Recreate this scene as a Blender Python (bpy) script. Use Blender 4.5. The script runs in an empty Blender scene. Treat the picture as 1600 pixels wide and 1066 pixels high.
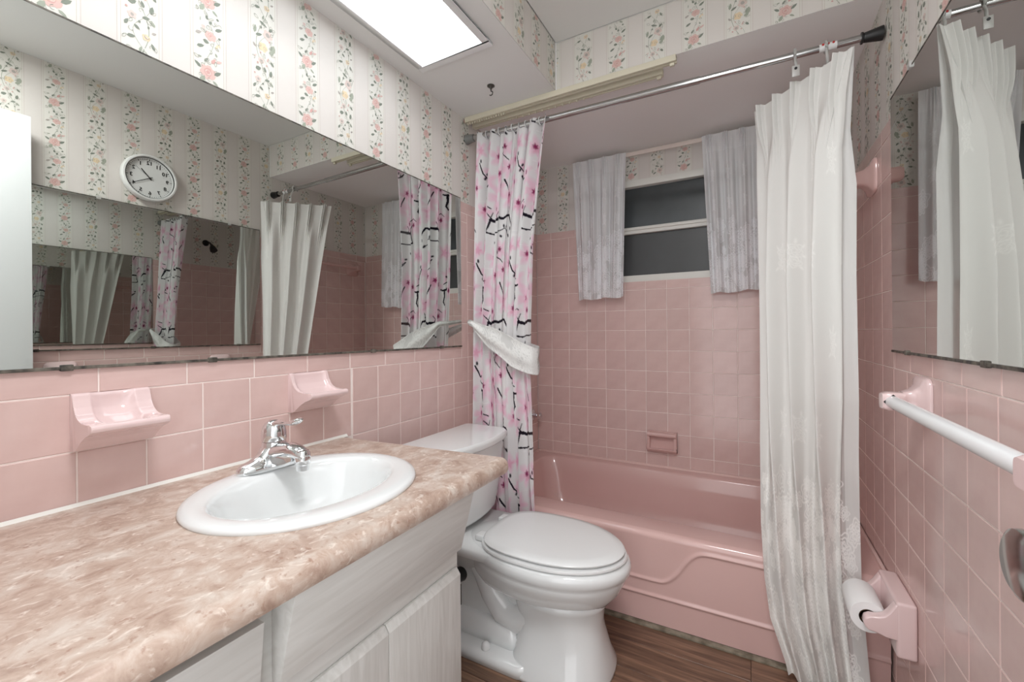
import bpy, bmesh, math, random
import numpy as np
from mathutils import Vector, Matrix
random.seed(7)
rng = np.random.RandomState(11)
SC = bpy.context.scene
COL = SC.collection
PI = math.pi

# ---------------------------------------------------------------- camera, world, fill light, exposure
CX, CZ = 1.126, 1.05
W, YB = 1.471, 2.351            # right wall, window wall (left wall is x=0)
Y0 = -0.14                      # wall with the doorway, behind the lens
ZS, ZC = 2.021, 2.21            # dropped soffit, main ceiling
YH, XS = 1.60, 0.452            # bulkhead over the tub, soffit over the vanity
cam = bpy.data.cameras.new('camera')
cam.sensor_width = 36.0
cam.lens = 672.0 / 1600 * 36
cam.shift_y = -14.0 / 1600
cam.clip_start = 0.02
camo = bpy.data.objects.new('camera', cam)
COL.objects.link(camo)
camo.matrix_world = (Matrix.Translation((CX, 0, CZ)) @ Matrix.Rotation(0.506, 4, 'Z') @ Matrix.Rotation(PI / 2, 4, 'X') @ Matrix.Rotation(-0.0087, 4, 'Z'))
SC.camera = camo

world = bpy.data.worlds.new('world')
SC.world = world
world.use_nodes = True
world.node_tree.nodes['Background'].inputs[0].default_value = (0.985, 0.99, 1.0, 1)
world.node_tree.nodes['Background'].inputs[1].default_value = 2.5      # lit hallway seen through the open doorway
PANEL_STRENGTH = 4.9
# added soft fill under the ceiling, out of view; no real lamp hangs there
ld = bpy.data.lights.new('fill_light', 'AREA')
ld.shape = 'DISK'; ld.size = 0.35; ld.energy = 14; ld.color = (0.99, 0.99, 1.0)
lo = bpy.data.objects.new('fill_light', ld); COL.objects.link(lo)
lo.location = (1.0, 0.28, ZC - 0.02)
lo['label'] = 'unseen added fill light under the ceiling at the doorway end of the room'; lo['category'] = 'lamp'
SC.view_settings.view_transform = 'Standard'
SC.view_settings.look = 'None'
SC.view_settings.gamma = 1
SC.view_settings.exposure = 0.0
SC.view_settings.use_curve_mapping = False
SC.cycles.max_bounces = 16
SC.cycles.glossy_bounces = 10
SC.cycles.diffuse_bounces = 6
SC.cycles.transmission_bounces = 10
SC.cycles.transparent_max_bounces = 16

# ---------------------------------------------------------------- materials
def srgb(r, g, b):
    f = lambda c: (c / 12.92 if c <= 0.04045 else ((c + 0.055) / 1.055) ** 2.4)
    return (f(r / 255), f(g / 255), f(b / 255), 1)

def mat(name, col, rough=0.5, metal=0.0, **kw):
    m = bpy.data.materials.new(name); m.use_nodes = True
    b = m.node_tree.nodes['Principled BSDF']
    b.inputs['Base Color'].default_value = col
    b.inputs['Roughness'].default_value = rough
    b.inputs['Metallic'].default_value = metal
    for k, v in kw.items():
        b.inputs[k.replace('_', ' ')].default_value = v
    return m

def nd(m, t, **kw):
    n = m.node_tree.nodes.new(t)
    for k, v in kw.items(): setattr(n, k, v)
    return n
def lk(m, a, b): m.node_tree.links.new(a, b)
def bsdf(m): return m.node_tree.nodes['Principled BSDF']

def coords(m, scale=(1, 1, 1), src='Object'):
    tc = nd(m, 'ShaderNodeTexCoord'); mp = nd(m, 'ShaderNodeMapping')
    mp.inputs['Scale'].default_value = scale
    lk(m, tc.outputs[src], mp.inputs['Vector'])
    return mp.outputs['Vector']

def add_noise_color(m, c1, c2, scale, stretch=(1, 1, 1), detail=4, lo=0.35, hi=0.65, src='Object', dist=0.0):
    n = nd(m, 'ShaderNodeTexNoise'); n.inputs['Scale'].default_value = scale
    n.inputs['Detail'].default_value = detail; n.inputs['Distortion'].default_value = dist
    lk(m, coords(m, stretch, src), n.inputs['Vector'])
    r = nd(m, 'ShaderNodeValToRGB')
    r.color_ramp.elements[0].position = lo; r.color_ramp.elements[0].color = c1
    r.color_ramp.elements[1].position = hi; r.color_ramp.elements[1].color = c2
    lk(m, n.outputs['Fac'], r.inputs['Fac']); lk(m, r.outputs['Color'], bsdf(m).inputs['Base Color'])
    return n, r

def add_bump(m, scale, strength, dist=0.001, stretch=(1, 1, 1), detail=2):
    n = nd(m, 'ShaderNodeTexNoise'); n.inputs['Scale'].default_value = scale; n.inputs['Detail'].default_value = detail
    lk(m, coords(m, stretch), n.inputs['Vector'])
    b = nd(m, 'ShaderNodeBump'); b.inputs['Strength'].default_value = strength; b.inputs['Distance'].default_value = dist
    lk(m, n.outputs['Fac'], b.inputs['Height']); lk(m, b.outputs['Normal'], bsdf(m).inputs['Normal'])

TILE = mat('pink_glazed_tile', srgb(219, 178, 175), 0.13)
n, r = add_noise_color(TILE, srgb(211, 181, 176), srgb(219, 191, 186), 1.3, src='Generated')
# each tile has a slightly different glaze
oi = nd(TILE, 'ShaderNodeObjectInfo'); hs = nd(TILE, 'ShaderNodeHueSaturation')
mr = nd(TILE, 'ShaderNodeMapRange'); mr.inputs['To Min'].default_value = 0.965; mr.inputs['To Max'].default_value = 1.03
lk(TILE, oi.outputs['Random'], mr.inputs['Value']); lk(TILE, mr.outputs[0], hs.inputs['Value'])
lk(TILE, r.outputs['Color'], hs.inputs['Color']); lk(TILE, hs.outputs['Color'], bsdf(TILE).inputs['Base Color'])
add_bump(TILE, 9, 0.10, 0.0012)
GROUT = mat('pale_grout', srgb(226, 203, 196), 0.8)
add_noise_color(GROUT, srgb(232, 216, 210), srgb(244, 232, 227), 14)
TUBM = mat('pink_tub_enamel', srgb(219, 177, 172), 0.12)
add_noise_color(TUBM, srgb(212, 176, 171), srgb(218, 183, 178), 2.0)
CERAM = mat('pink_ceramic', srgb(228, 203, 202), 0.1, Coat_Weight=0.3)
PORC = mat('white_porcelain', srgb(226, 228, 228), 0.08, Coat_Weight=0.3)
PLASW = mat('white_plastic', srgb(228, 229, 229), 0.22)
CHROME = mat('chrome', (0.78, 0.79, 0.8, 1), 0.06, 1.0)
RODC = mat('darker_chrome_rod', (0.50, 0.50, 0.50, 1), 0.14, 1.0)  # darker and slightly rougher than the plain chrome
STEEL = mat('brushed_nickel', (0.42, 0.42, 0.4, 1), 0.16, 1.0)
MIRROR = mat('silvered_mirror', (0.68, 0.70, 0.675, 1), 0.004, 1.0)
BLACK = mat('black_plastic', srgb(26, 26, 27), 0.4)
DARK = mat('dark_gap', srgb(40, 36, 34), 0.7)
EDGEM = mat('worn_mirror_edge', srgb(70, 66, 58), 0.6)
add_noise_color(EDGEM, srgb(44, 40, 36), srgb(112, 106, 96), 60)
GREYP = mat('grey_plastic_cap', srgb(120, 122, 120), 0.45)
PAINT = mat('white_ceiling_paint', srgb(222, 222, 220), 0.85)
add_bump(PAINT, 140, 0.12, 0.001)
ALCP = mat('alcove_ceiling_paint', srgb(242, 241, 240), 0.6)
DOORM = mat('white_door_paint', srgb(222, 226, 226), 0.4)
TRACKM = mat('cream_track', srgb(214, 208, 188), 0.45)
CLEARP = mat('milky_plastic', srgb(225, 225, 222), 0.3, Transmission_Weight=0.5)
PAPER = mat('toilet_paper', srgb(238, 238, 238), 0.95)
CARD = mat('cardboard_core', srgb(120, 92, 70), 0.9)
HOOKM = mat('dark_bronze', srgb(92, 90, 86), 0.35, 0.8)
CLOCKW = mat('clock_plastic', srgb(225, 226, 224), 0.3)
CLOCKF = mat('clock_face', srgb(222, 224, 222), 0.6)
FRAMEW = mat('window_aluminium', srgb(222, 222, 216), 0.4)
RODW = mat('cream_flat_rod', srgb(226, 214, 206), 0.45)
CAULK = mat('white_caulk', srgb(232, 230, 224), 0.6)
RED = mat('sticker_red', srgb(170, 40, 36), 0.6)

GLASS = mat('obscure_glass_at_dusk', srgb(62, 68, 72), 0.28)
add_noise_color(GLASS, srgb(52, 56, 58), srgb(84, 92, 96), 1.6)
add_bump(GLASS, 260, 0.35, 0.001)

GLASS2 = mat('obscure_glass_lower', srgb(50, 51, 51), 0.3)
add_noise_color(GLASS2, srgb(44, 44, 43), srgb(66, 68, 70), 1.6)
add_bump(GLASS2, 260, 0.35, 0.001)

COUNTER = mat('marbled_laminate', srgb(200, 170, 150), 0.28)
def counter_nodes(m):
    v = coords(m, (1, 1, 1))
    n1 = nd(m, 'ShaderNodeTexNoise'); n1.inputs['Scale'].default_value = 21; n1.inputs['Detail'].default_value = 9; n1.inputs['Roughness'].default_value = 0.65; n1.inputs['Distortion'].default_value = 0.6
    mp = coords(m, (1.15, 0.95, 1)); lk(m, mp, n1.inputs['Vector'])
    r1 = nd(m, 'ShaderNodeValToRGB'); cr = r1.color_ramp
    cr.elements[0].position = 0.33; cr.elements[0].color = srgb(164, 139, 125)
    cr.elements[1].position = 0.66; cr.elements[1].color = srgb(207, 195, 185)
    e = cr.elements.new(0.48); e.color = srgb(188, 166, 152)
    lk(m, n1.outputs['Fac'], r1.inputs['Fac'])
    n2 = nd(m, 'ShaderNodeTexNoise'); n2.inputs['Scale'].default_value = 46; n2.inputs['Detail'].default_value = 8; n2.inputs['Distortion'].default_value = 1.2
    lk(m, coords(m, (1.6, 0.9, 1)), n2.inputs['Vector'])
    r2 = nd(m, 'ShaderNodeValToRGB'); r2.color_ramp.elements[0].position = 0.56; r2.color_ramp.elements[0].color = (0, 0, 0, 1)
    r2.color_ramp.elements[1].position = 0.72; r2.color_ramp.elements[1].color = (0.6, 0.6, 0.6, 1)
    lk(m, n2.outputs['Fac'], r2.inputs['Fac'])
    mx = nd(m, 'ShaderNodeMixRGB'); mx.inputs['Color2'].default_value = srgb(236, 226, 216)
    lk(m, r2.outputs['Color'], mx.inputs['Fac']); lk(m, r1.outputs['Color'], mx.inputs['Color1'])
    n3 = nd(m, 'ShaderNodeTexNoise'); n3.inputs['Scale'].default_value = 90; n3.inputs['Detail'].default_value = 5
    lk(m, v, n3.inputs['Vector'])
    r3 = nd(m, 'ShaderNodeValToRGB'); r3.color_ramp.elements[0].position = 0.30; r3.color_ramp.elements[0].color = (0.55, 0.55, 0.55, 1)
    r3.color_ramp.elements[1].position = 0.38; r3.color_ramp.elements[1].color = (0, 0, 0, 1)
    lk(m, n3.outputs['Fac'], r3.inputs['Fac'])
    mx2 = nd(m, 'ShaderNodeMixRGB'); mx2.inputs['Color2'].default_value = srgb(150, 112, 94)
    lk(m, r3.outputs['Color'], mx2.inputs['Fac']); lk(m, mx.outputs['Color'], mx2.inputs['Color1'])
    lk(m, mx2.outputs['Color'], bsdf(m).inputs['Base Color'])
counter_nodes(COUNTER)

def wood(name, c1, c2, stretch, scale=6, rough=0.4, dist=1.5, lo=0.3, hi=0.7):
    m = mat(name, c1, rough)
    add_noise_color(m, c1, c2, scale, stretch, 6, lo, hi, dist=dist)
    return m
WOODH = wood('whitewashed_wood_horizontal', srgb(202, 200, 196), srgb(216, 215, 212), (9, 0.8, 9), 5, 0.42)
WOODV = wood('whitewashed_wood_vertical', srgb(197, 195, 191), srgb(214, 213, 210), (9, 9, 0.7), 7, 0.42)
def plank_mat(name, c1, c2, c3):
    m = mat(name, c1, 0.33)
    n = nd(m, 'ShaderNodeTexNoise'); n.inputs['Scale'].default_value = 5; n.inputs['Detail'].default_value = 8; n.inputs['Distortion'].default_value = 1.1
    oi = nd(m, 'ShaderNodeObjectInfo'); v = coords(m, (0.8, 11, 1))
    ad = nd(m, 'ShaderNodeVectorMath', operation='ADD'); lk(m, v, ad.inputs[0])
    cb = nd(m, 'ShaderNodeMath', operation='MULTIPLY'); cb.inputs[1].default_value = 40
    lk(m, oi.outputs['Random'], cb.inputs[0]); lk(m, cb.outputs[0], ad.inputs[1]); lk(m, ad.outputs[0], n.inputs['Vector'])
    r = nd(m, 'ShaderNodeValToRGB'); cr = r.color_ramp
    cr.elements[0].position = 0.3; cr.elements[0].color = c1; cr.elements[1].position = 0.72; cr.elements[1].color = c3
    e = cr.elements.new(0.5); e.color = c2
    lk(m, n.outputs['Fac'], r.inputs['Fac']); lk(m, r.outputs['Color'], bsdf(m).inputs['Base Color'])
    return m
PLANK = plank_mat('brown_vinyl_plank', srgb(84, 62, 50), srgb(116, 89, 72), srgb(150, 118, 96))
MORTAR = mat('grimy_sealant', srgb(150, 142, 126), 0.8)
add_noise_color(MORTAR, srgb(104, 95, 80), srgb(146, 138, 122), 30)

# wallpaper inks
P_STRIPE = mat('paper_plain_stripe', srgb(215, 210, 205), 0.75)
P_FLOR = mat('paper_floral_ground', srgb(218, 216, 209), 0.75)
P_LINE = mat('paper_thin_line', srgb(198, 188, 180), 0.75)
INK = {'rose': mat('ink_rose', srgb(212, 181, 174), 0.75), 'rose2': mat('ink_rose_dark', srgb(203, 162, 156), 0.75),
       'pale': mat('ink_pale_pink', srgb(212, 195, 188), 0.75), 'peach': mat('ink_peach', srgb(224, 204, 172), 0.75),
       'leaf': mat('ink_sage', srgb(158, 164, 150), 0.75), 'leaf2': mat('ink_dark_sage', srgb(128, 135, 124), 0.75),
       'grey': mat('ink_mauve_grey', srgb(172, 166, 160), 0.75), 'stem': mat('ink_stem', srgb(172, 176, 164), 0.75)}
INKS = [P_STRIPE, P_FLOR, P_LINE] + [INK[k] for k in ('rose', 'rose2', 'pale', 'peach', 'leaf', 'leaf2', 'grey', 'stem')]
INKI = {k: i + 3 for i, k in enumerate(('rose', 'rose2', 'pale', 'peach', 'leaf', 'leaf2', 'grey', 'stem'))}

def cloth_mat(name, transl=0.35, transp=0.0, tint=(1, 1, 1, 1), alpha_attr=None, rough=0.8):
    m = bpy.data.materials.new(name); m.use_nodes = True
    nt = m.node_tree; nt.nodes.remove(nt.nodes['Principled BSDF'])
    out = nt.nodes['Material Output']
    at = nd(m, 'ShaderNodeVertexColor', layer_name='print')
    d = nd(m, 'ShaderNodeBsdfDiffuse'); t = nd(m, 'ShaderNodeBsdfTranslucent'); tr = nd(m, 'ShaderNodeBsdfTransparent')
    lk(m, at.outputs['Color'], d.inputs['Color']); lk(m, at.outputs['Color'], t.inputs['Color'])
    mx = nd(m, 'ShaderNodeMixShader'); mx.inputs[0].default_value = transl
    lk(m, d.outputs[0], mx.inputs[1]); lk(m, t.outputs[0], mx.inputs[2])
    mx2 = nd(m, 'ShaderNodeMixShader')
    # attribute alpha = how closed the weave is
    mt = nd(m, 'ShaderNodeMath', operation='SUBTRACT'); mt.inputs[0].default_value = 1.0
    lk(m, at.outputs['Alpha'], mt.inputs[1]); lk(m, mt.outputs[0], mx2.inputs[0])
    lk(m, mx.outputs[0], mx2.inputs[1]); lk(m, tr.outputs[0], mx2.inputs[2])
    # fine weave relief
    w = nd(m, 'ShaderNodeTexNoise'); w.inputs['Scale'].default_value = 300
    lk(m, coords(m, (1, 1, 3)), w.inputs['Vector'])
    b = nd(m, 'ShaderNodeBump'); b.inputs['Strength'].default_value = 0.15; b.inputs['Distance'].default_value = 0.0008
    lk(m, w.outputs['Fac'], b.inputs['Height']); lk(m, b.outputs['Normal'], d.inputs['Normal'])
    lk(m, mx2.outputs[0], out.inputs['Surface'])
    return m
CLOTH = cloth_mat('thin_printed_cloth', 0.30)
SHEER = cloth_mat('white_sheer_lace', 0.22)

def emis(name, col, s):
    m = bpy.data.materials.new(name); m.use_nodes = True
    nt = m.node_tree; nt.nodes.remove(nt.nodes['Principled BSDF'])
    e = nd(m, 'ShaderNodeEmission'); e.inputs['Strength'].default_value = s
    lk(m, e.outputs[0], nt.nodes['Material Output'].inputs['Surface'])
    # prismatic lens: small square cells
    br = nd(m, 'ShaderNodeTexBrick'); br.offset = 0.0; br.inputs['Scale'].default_value = 62
    br.inputs['Brick Width'].default_value = 1.0; br.inputs['Row Height'].default_value = 1.0
    br.inputs['Mortar Size'].default_value = 0.14; br.inputs['Mortar Smooth'].default_value = 1.0
    br.inputs['Color1'].default_value = col; br.inputs['Color2'].default_value = col
    br.inputs['Mortar'].default_value = (0.10, 0.105, 0.108, 1)
    lk(m, coords(m), br.inputs['Vector']); lk(m, br.outputs['Color'], e.inputs['Color'])
    return m
DIFF = emis('light_diffuser', (0.93, 0.975, 1.0, 1), PANEL_STRENGTH)

# ---------------------------------------------------------------- helpers
def tag(o, label=None, cat=None, group=None, kind=None):
    if label: o['label'] = label
    if cat: o['category'] = cat
    if group: o['group'] = group
    if kind: o['kind'] = kind
    return o

def link(name, me, m, parent=None, smooth=False, loc=None, rot=None):
    o = bpy.data.objects.new(name, me)
    COL.objects.link(o)
    if m is not None and len(me.materials) == 0:
        for k in (m if isinstance(m, (list, tuple)) else [m]): me.materials.append(k)
    if smooth: me.shade_smooth()
    if parent: o.parent = parent
    if loc is not None: o.location = loc
    if rot is not None: o.rotation_euler = rot
    return o

def thing(name, loc, label=None, cat=None, group=None, rot=0):
    o = bpy.data.objects.new(name, None); o.empty_display_size = 0.05
    COL.objects.link(o); o.location = loc; o.rotation_euler = (0, 0, rot)
    return tag(o, label, cat, group)

class MB:
    """collects shapes into one mesh"""
    def __init__(s): s.v = []; s.f = []; s.mi = []
    def add(s, v, f, mi=0):
        k = len(s.v); s.v += [tuple(p) for p in v]; s.f += [tuple(i + k for i in q) for q in f]; s.mi += [mi] * len(f)
    def box(s, x0, x1, y0, y1, z0, z1, mi=0):
        v = [(x, y, z) for x in (x0, x1) for y in (y0, y1) for z in (z0, z1)]
        s.add(v, [(0, 1, 3, 2), (4, 6, 7, 5), (0, 4, 5, 1), (2, 3, 7, 6), (0, 2, 6, 4), (1, 5, 7, 3)], mi)
    def prism(s, pts, axis, a, b, mi=0):
        """extrude a 2D polygon along axis"""
        n = len(pts)
        def P(p, t):
            return {'x': (t, p[0], p[1]), 'y': (p[0], t, p[1]), 'z': (p[0], p[1], t)}[axis]
        v = [P(p, a) for p in pts] + [P(p, b) for p in pts]
        f = [(i, (i + 1) % n, n + (i + 1) % n, n + i) for i in range(n)] + [tuple(range(n))[::-1], tuple(range(n, 2 * n))]
        s.add(v, f, mi)
    def loft(s, rings, cap0=True, cap1=True, closed=True, mi=0):
        n = len(rings[0]); v = [p for r in rings for p in r]; f = []
        for a in range(len(rings) - 1):
            for i in range(n if closed else n - 1):
                j = (i + 1) % n
                f.append((a * n + i, a * n + j, (a + 1) * n + j, (a + 1) * n + i))
        if cap0: f.append(tuple(range(n))[::-1])
        if cap1: f.append(tuple(range((len(rings) - 1) * n, len(rings) * n)))
        s.add(v, f, mi)
    def tube(s, path, rad, n=14, squash=(1, 1), mi=0, up=(0, 0, 1)):
        path = [Vector(p) for p in path]
        if not isinstance(rad, (list, tuple)): rad = [rad] * len(path)
        rings = []
        for i, p in enumerate(path):
            t = (path[min(i + 1, len(path) - 1)] - path[max(i - 1, 0)]).normalized()
            u = Vector(up)
            if abs(t.dot(u)) > 0.95: u = Vector((1, 0, 0))
            a = t.cross(u).normalized(); b = a.cross(t).normalized()
            rings.append([p + a * (math.cos(k * 2 * PI / n) * rad[i] * squash[0]) + b * (math.sin(k * 2 * PI / n) * rad[i] * squash[1]) for k in range(n)])
        s.loft(rings, mi=mi)
    def lathe(s, c, prof, axis='z', n=24, sx=1, sy=1, mi=0):
        rings = []
        for (r, h) in prof:
            ring = []
            for k in range(n):
                a = 2 * PI * k / n; u, w = r * sx * math.cos(a), r * sy * math.sin(a)
                ring.append({'z': (c[0] + u, c[1] + w, c[2] + h), 'x': (c[0] + h, c[1] + u, c[2] + w), 'y': (c[0] + w, c[1] + h, c[2] + u)}[axis])
            rings.append(ring)
        s.loft(rings, mi=mi)
    def mesh(s, name, bevel=0, segs=2):
        me = bpy.data.meshes.new(name); me.from_pydata(s.v, [], s.f)
        me.polygons.foreach_set('material_index', s.mi)
        bm = bmesh.new(); bm.from_mesh(me)
        if bevel:
            bmesh.ops.remove_doubles(bm, verts=bm.verts, dist=1e-6)
            es = [e for e in bm.edges if len(e.link_faces) == 2 and e.calc_face_angle(0) > 0.5]
            bmesh.ops.bevel(bm, geom=es, offset=bevel, segments=segs, profile=0.6, affect='EDGES', clamp_overlap=True)
        bmesh.ops.recalc_face_normals(bm, faces=bm.faces)
        bm.to_mesh(me); bm.free(); me.update()
        return me
    def obj(s, name, m, parent=None, smooth=False, bevel=0, segs=2, angle=None, loc=None, rot=None):
        me = s.mesh(name, bevel, segs)
        o = link(name, me, m, parent, False, loc, rot)
        if smooth or bevel:
            me.shade_smooth()
            if angle is not None or bevel:
                me.set_sharp_from_angle(angle=angle or 0.7)
        return o

def subsurf(o, lv=2):
    md = o.modifiers.new('sub', 'SUBSURF'); md.levels = lv; md.render_levels = lv
    return o

def grid_mesh(name, P, closed_u=False, flip=False):
    """P: (nu,nv,3) array -> quad mesh"""
    nu, nv = P.shape[:2]
    me = bpy.data.meshes.new(name)
    idx = np.arange(nu * nv).reshape(nu, nv)
    a, b, c, d = idx[:-1, :-1], idx[1:, :-1], idx[1:, 1:], idx[:-1, 1:]
    q = np.stack([a, b, c, d] if not flip else [a, d, c, b], -1).reshape(-1, 4)
    if closed_u:
        e = np.stack([idx[-1, :-1], idx[0, :-1], idx[0, 1:], idx[-1, 1:]], -1).reshape(-1, 4)
        q = np.vstack([q, e])
    me.vertices.add(nu * nv); me.vertices.foreach_set('co', P.reshape(-1).astype(np.float32))
    me.loops.add(len(q) * 4); me.loops.foreach_set('vertex_index', q.reshape(-1).astype(np.int32))
    me.polygons.add(len(q)); me.polygons.foreach_set('loop_start', np.arange(0, len(q) * 4, 4, dtype=np.int32))
    me.polygons.foreach_set('loop_total', np.full(len(q), 4, dtype=np.int32))
    me.update(); me.validate()
    me.shade_smooth()
    return me

def color_attr(me, C):
    a = me.color_attributes.new('print', 'FLOAT_COLOR', 'POINT')
    a.data.foreach_set('color', C.reshape(-1).astype(np.float32))

def rect_sub(R, H):
    """rect minus hole -> list of rects (u0,u1,v0,v1)"""
    out = []
    u0, u1, v0, v1 = R; a0, a1, b0, b1 = H
    if a1 <= u0 or a0 >= u1 or b1 <= v0 or b0 >= v1: return [R]
    if b0 > v0: out.append((u0, u1, v0, b0))
    if b1 < v1: out.append((u0, u1, b1, v1))
    lo, hi = max(v0, b0), min(v1, b1)
    if a0 > u0: out.append((u0, a0, lo, hi))
    if a1 < u1: out.append((a1, u1, lo, hi))
    return out

# ---------------------------------------------------------------- walls, tiles, wallpaper
TT = 0.1085
class Wall:
    """frame for a wall face: pt(u, z, depth) with depth towards the room"""
    def __init__(s, side):
        s.side = side
    def pt(s, u, z, d=0.0):
        if s.side == 'left': return (d, u, z)
        if s.side == 'back': return (u, YB - d, z)
        if s.side == 'right': return (W - d, u, z)
        if s.side == 'soffit': return (XS + d, u, z)
        if s.side == 'bulk': return (u, YH - d, z)
    def rotz(s):
        return {'left': PI / 2, 'back': 0, 'right': -PI / 2, 'soffit': PI / 2, 'bulk': 0}[s.side]

_tile_cache = {}
def tile_mesh(w, h, name='tile'):
    key = (round(w, 4), round(h, 4))
    if key in _tile_cache: return _tile_cache[key]
    t, c = 0.0055, 0.0014
    a, b = w / 2, h / 2
    v = []
    for (x, z, y) in [(a, b, t), (a, b, c), (a - c, b - c, 0.0)]:
        v += [(-x, y, -z), (x, y, -z), (x, y, z), (-x, y, z)]
    v = [(p[0], p[1] - 0.0, p[2]) for p in v]
    f = []
    for r in range(2):
        for i in range(4):
            j = (i + 1) % 4
            f.append((r * 4 + i, r * 4 + j, (r + 1) * 4 + j, (r + 1) * 4 + i))
    f.append((8, 9, 10, 11))
    me = bpy.data.meshes.new(name); me.from_pydata(v, [], f); me.materials.append(TILE); me.update()
    _tile_cache[key] = me
    return me

def put_tile(wall, parent, u0, u1, z0, z1, name='tile', tol=0.012):
    w, h = u1 - u0, z1 - z0
    if w < tol or h < tol: return
    me = tile_mesh(w - 0.0022, h - 0.0022)
    o = bpy.data.objects.new(name, me); COL.objects.link(o); o.parent = parent
    o.location = wall.pt((u0 + u1) / 2, (z0 + z1) / 2, 0.0)
    o.rotation_euler = (random.uniform(-.002, .002), 0, wall.rotz() + random.uniform(-.002, .002))

def tiles(wall, parent, us, zs, area, holes=()):
    for i in range(len(us) - 1):
        for j in range(len(zs) - 1):
            R = (max(us[i], area[0]), min(us[i + 1], area[1]), max(zs[j], area[2]), min(zs[j + 1], area[3]))
            if R[1] <= R[0] or R[3] <= R[2]: continue
            L = [R]
            for H in holes: L = [q for r_ in L for q in rect_sub(r_, H)]
            for q in L: put_tile(wall, parent, *q)

def grout(wall, parent, rects, name='grout'):
    mb = MB()
    for (u0, u1, z0, z1) in rects:
        p, q = wall.pt(u0, z0, -0.0055), wall.pt(u1, z1, -0.0012)
        mb.box(min(p[0], q[0]), max(p[0], q[0]), min(p[1], q[1]), max(p[1], q[1]), z0, z1)
    return mb.obj(name, GROUT, parent)

# printed motifs, (u, z) millimetres in a 72 mm wide stripe, repeat height REP
def blob(cx, cy, r, k=7, jit=0.25, sx=1, sy=1, seed=0):
    R = random.Random(seed); a0 = R.random() * 6
    return [(cx + sx * r * (1 + R.uniform(-jit, jit)) * math.cos(a0 + 2 * PI * i / k), cy + sy * r * (1 + R.uniform(-jit, jit)) * math.sin(a0 + 2 * PI * i / k)) for i in range(k)]
def leaf(cx, cy, l, w, ang):
    c, s = math.cos(ang), math.sin(ang)
    pts = [(-l / 2, 0), (-l / 5, w / 2), (l / 5, w / 2.4), (l / 2, 0), (l / 5, -w / 2.4), (-l / 5, -w / 2)]
    return [(cx + x * c - y * s, cy + x * s + y * c) for x, y in pts]
def stroke(pts, w):
    out = []
    for i in range(len(pts) - 1):
        (x0, y0), (x1, y1) = pts[i], pts[i + 1]
        l = math.hypot(x1 - x0, y1 - y0) or 1; nx, ny = -(y1 - y0) / l * w / 2, (x1 - x0) / l * w / 2
        out.append([(x0 + nx, y0 + ny), (x0 - nx, y0 - ny), (x1 - nx, y1 - ny), (x1 + nx, y1 + ny)])
    return out

REPA, REPB = 0.170, 0.235
def extra(P, h, seed):
    # small outlined leaves and tendrils between the larger shapes
    R = random.Random(seed)
    for k in range(int(h / 7)):
        x, y, a = R.uniform(8, 64), R.uniform(3, h - 3), R.uniform(0, 6.28)
        if R.random() < .55:
            c = leaf(x, y, R.uniform(7, 13), R.uniform(4, 6.5), a)
            for q in stroke(c + [c[0]], .8): P.append((R.choice(['leaf2', 'leaf', 'grey']), q))
        else:
            pts = [(x + 6 * math.cos(a + t * .8) * (1 - t * .12), y + 6 * math.sin(a + t * .8) * (1 - t * .12)) for t in range(6)]
            for q in stroke(pts, .9): P.append((R.choice(['leaf2', 'stem', 'grey']), q))
def motif_a():
    P = []
    S = [(36 + 12 * math.sin(t / 170 * 2 * PI), t) for t in range(0, 171, 10)]
    for q in stroke(S, 1.1): P.append(('stem', q))
    def rose(x, y, r, c1, c2, sd):
        for k in range(6):
            a = k * PI / 3 + .3
            P.append((c1, blob(x + r * .62 * math.cos(a), y + r * .55 * math.sin(a), r * .5, 7, .2, seed=sd + k)))
        P.append((c2, blob(x, y, r * .55, 8, .25, seed=sd + 9)))
        for k in range(5):
            a = k * 1.26; P.append((c1 if k % 2 else 'pale', leaf(x + r * .3 * math.cos(a), y + r * .3 * math.sin(a), r * .5, r * .16, a + 1.5)))
    rose(34, 128, 17, 'rose', 'rose2', 1)
    rose(40, 48, 11.5, 'rose', 'rose2', 30)
    P.append(('pale', blob(24, 62, 5, seed=3))); P.append(('rose', blob(26, 64, 2.6, seed=4)))
    for (x, y, l, w, a, c) in [(55, 134, 18, 6.5, .7, 'leaf2'), (12, 138, 15, 6, 2.5, 'leaf2'), (22, 108, 17, 8, 1.1, 'leaf'), (50, 108, 13, 5, -.6, 'leaf'),
                               (56, 96, 6, 5, 0, 'leaf2'), (32, 88, 9, 5, 1.9, 'leaf2'), (40, 80, 9, 5, 1.0, 'leaf2'), (58, 72, 17, 6, .6, 'leaf2'),
                               (18, 78, 10, 2.5, 1.5, 'stem'), (14, 44, 13, 5.5, .5, 'grey'), (30, 30, 12, 7, -.2, 'leaf2'), (18, 14, 16, 6, .5, 'leaf2'),
                               (54, 30, 11, 4, 1.2, 'peach'), (60, 34, 8, 3, 1.8, 'peach'), (46, 160, 15, 6, 1.0, 'rose2'), (30, 156, 12, 4.5, .9, 'leaf2'),
                               (58, 164, 14, 5, .5, 'rose'), (16, 158, 8, 3.5, .2, 'leaf'), (52, 8, 8, 4, 2, 'leaf'), (60, 52, 7, 4, .4, 'leaf2')]:
        P.append((c, leaf(x, y, l * 1.15, w * 1.25, a)))
    extra(P, 170, 21)
    return P
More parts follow.
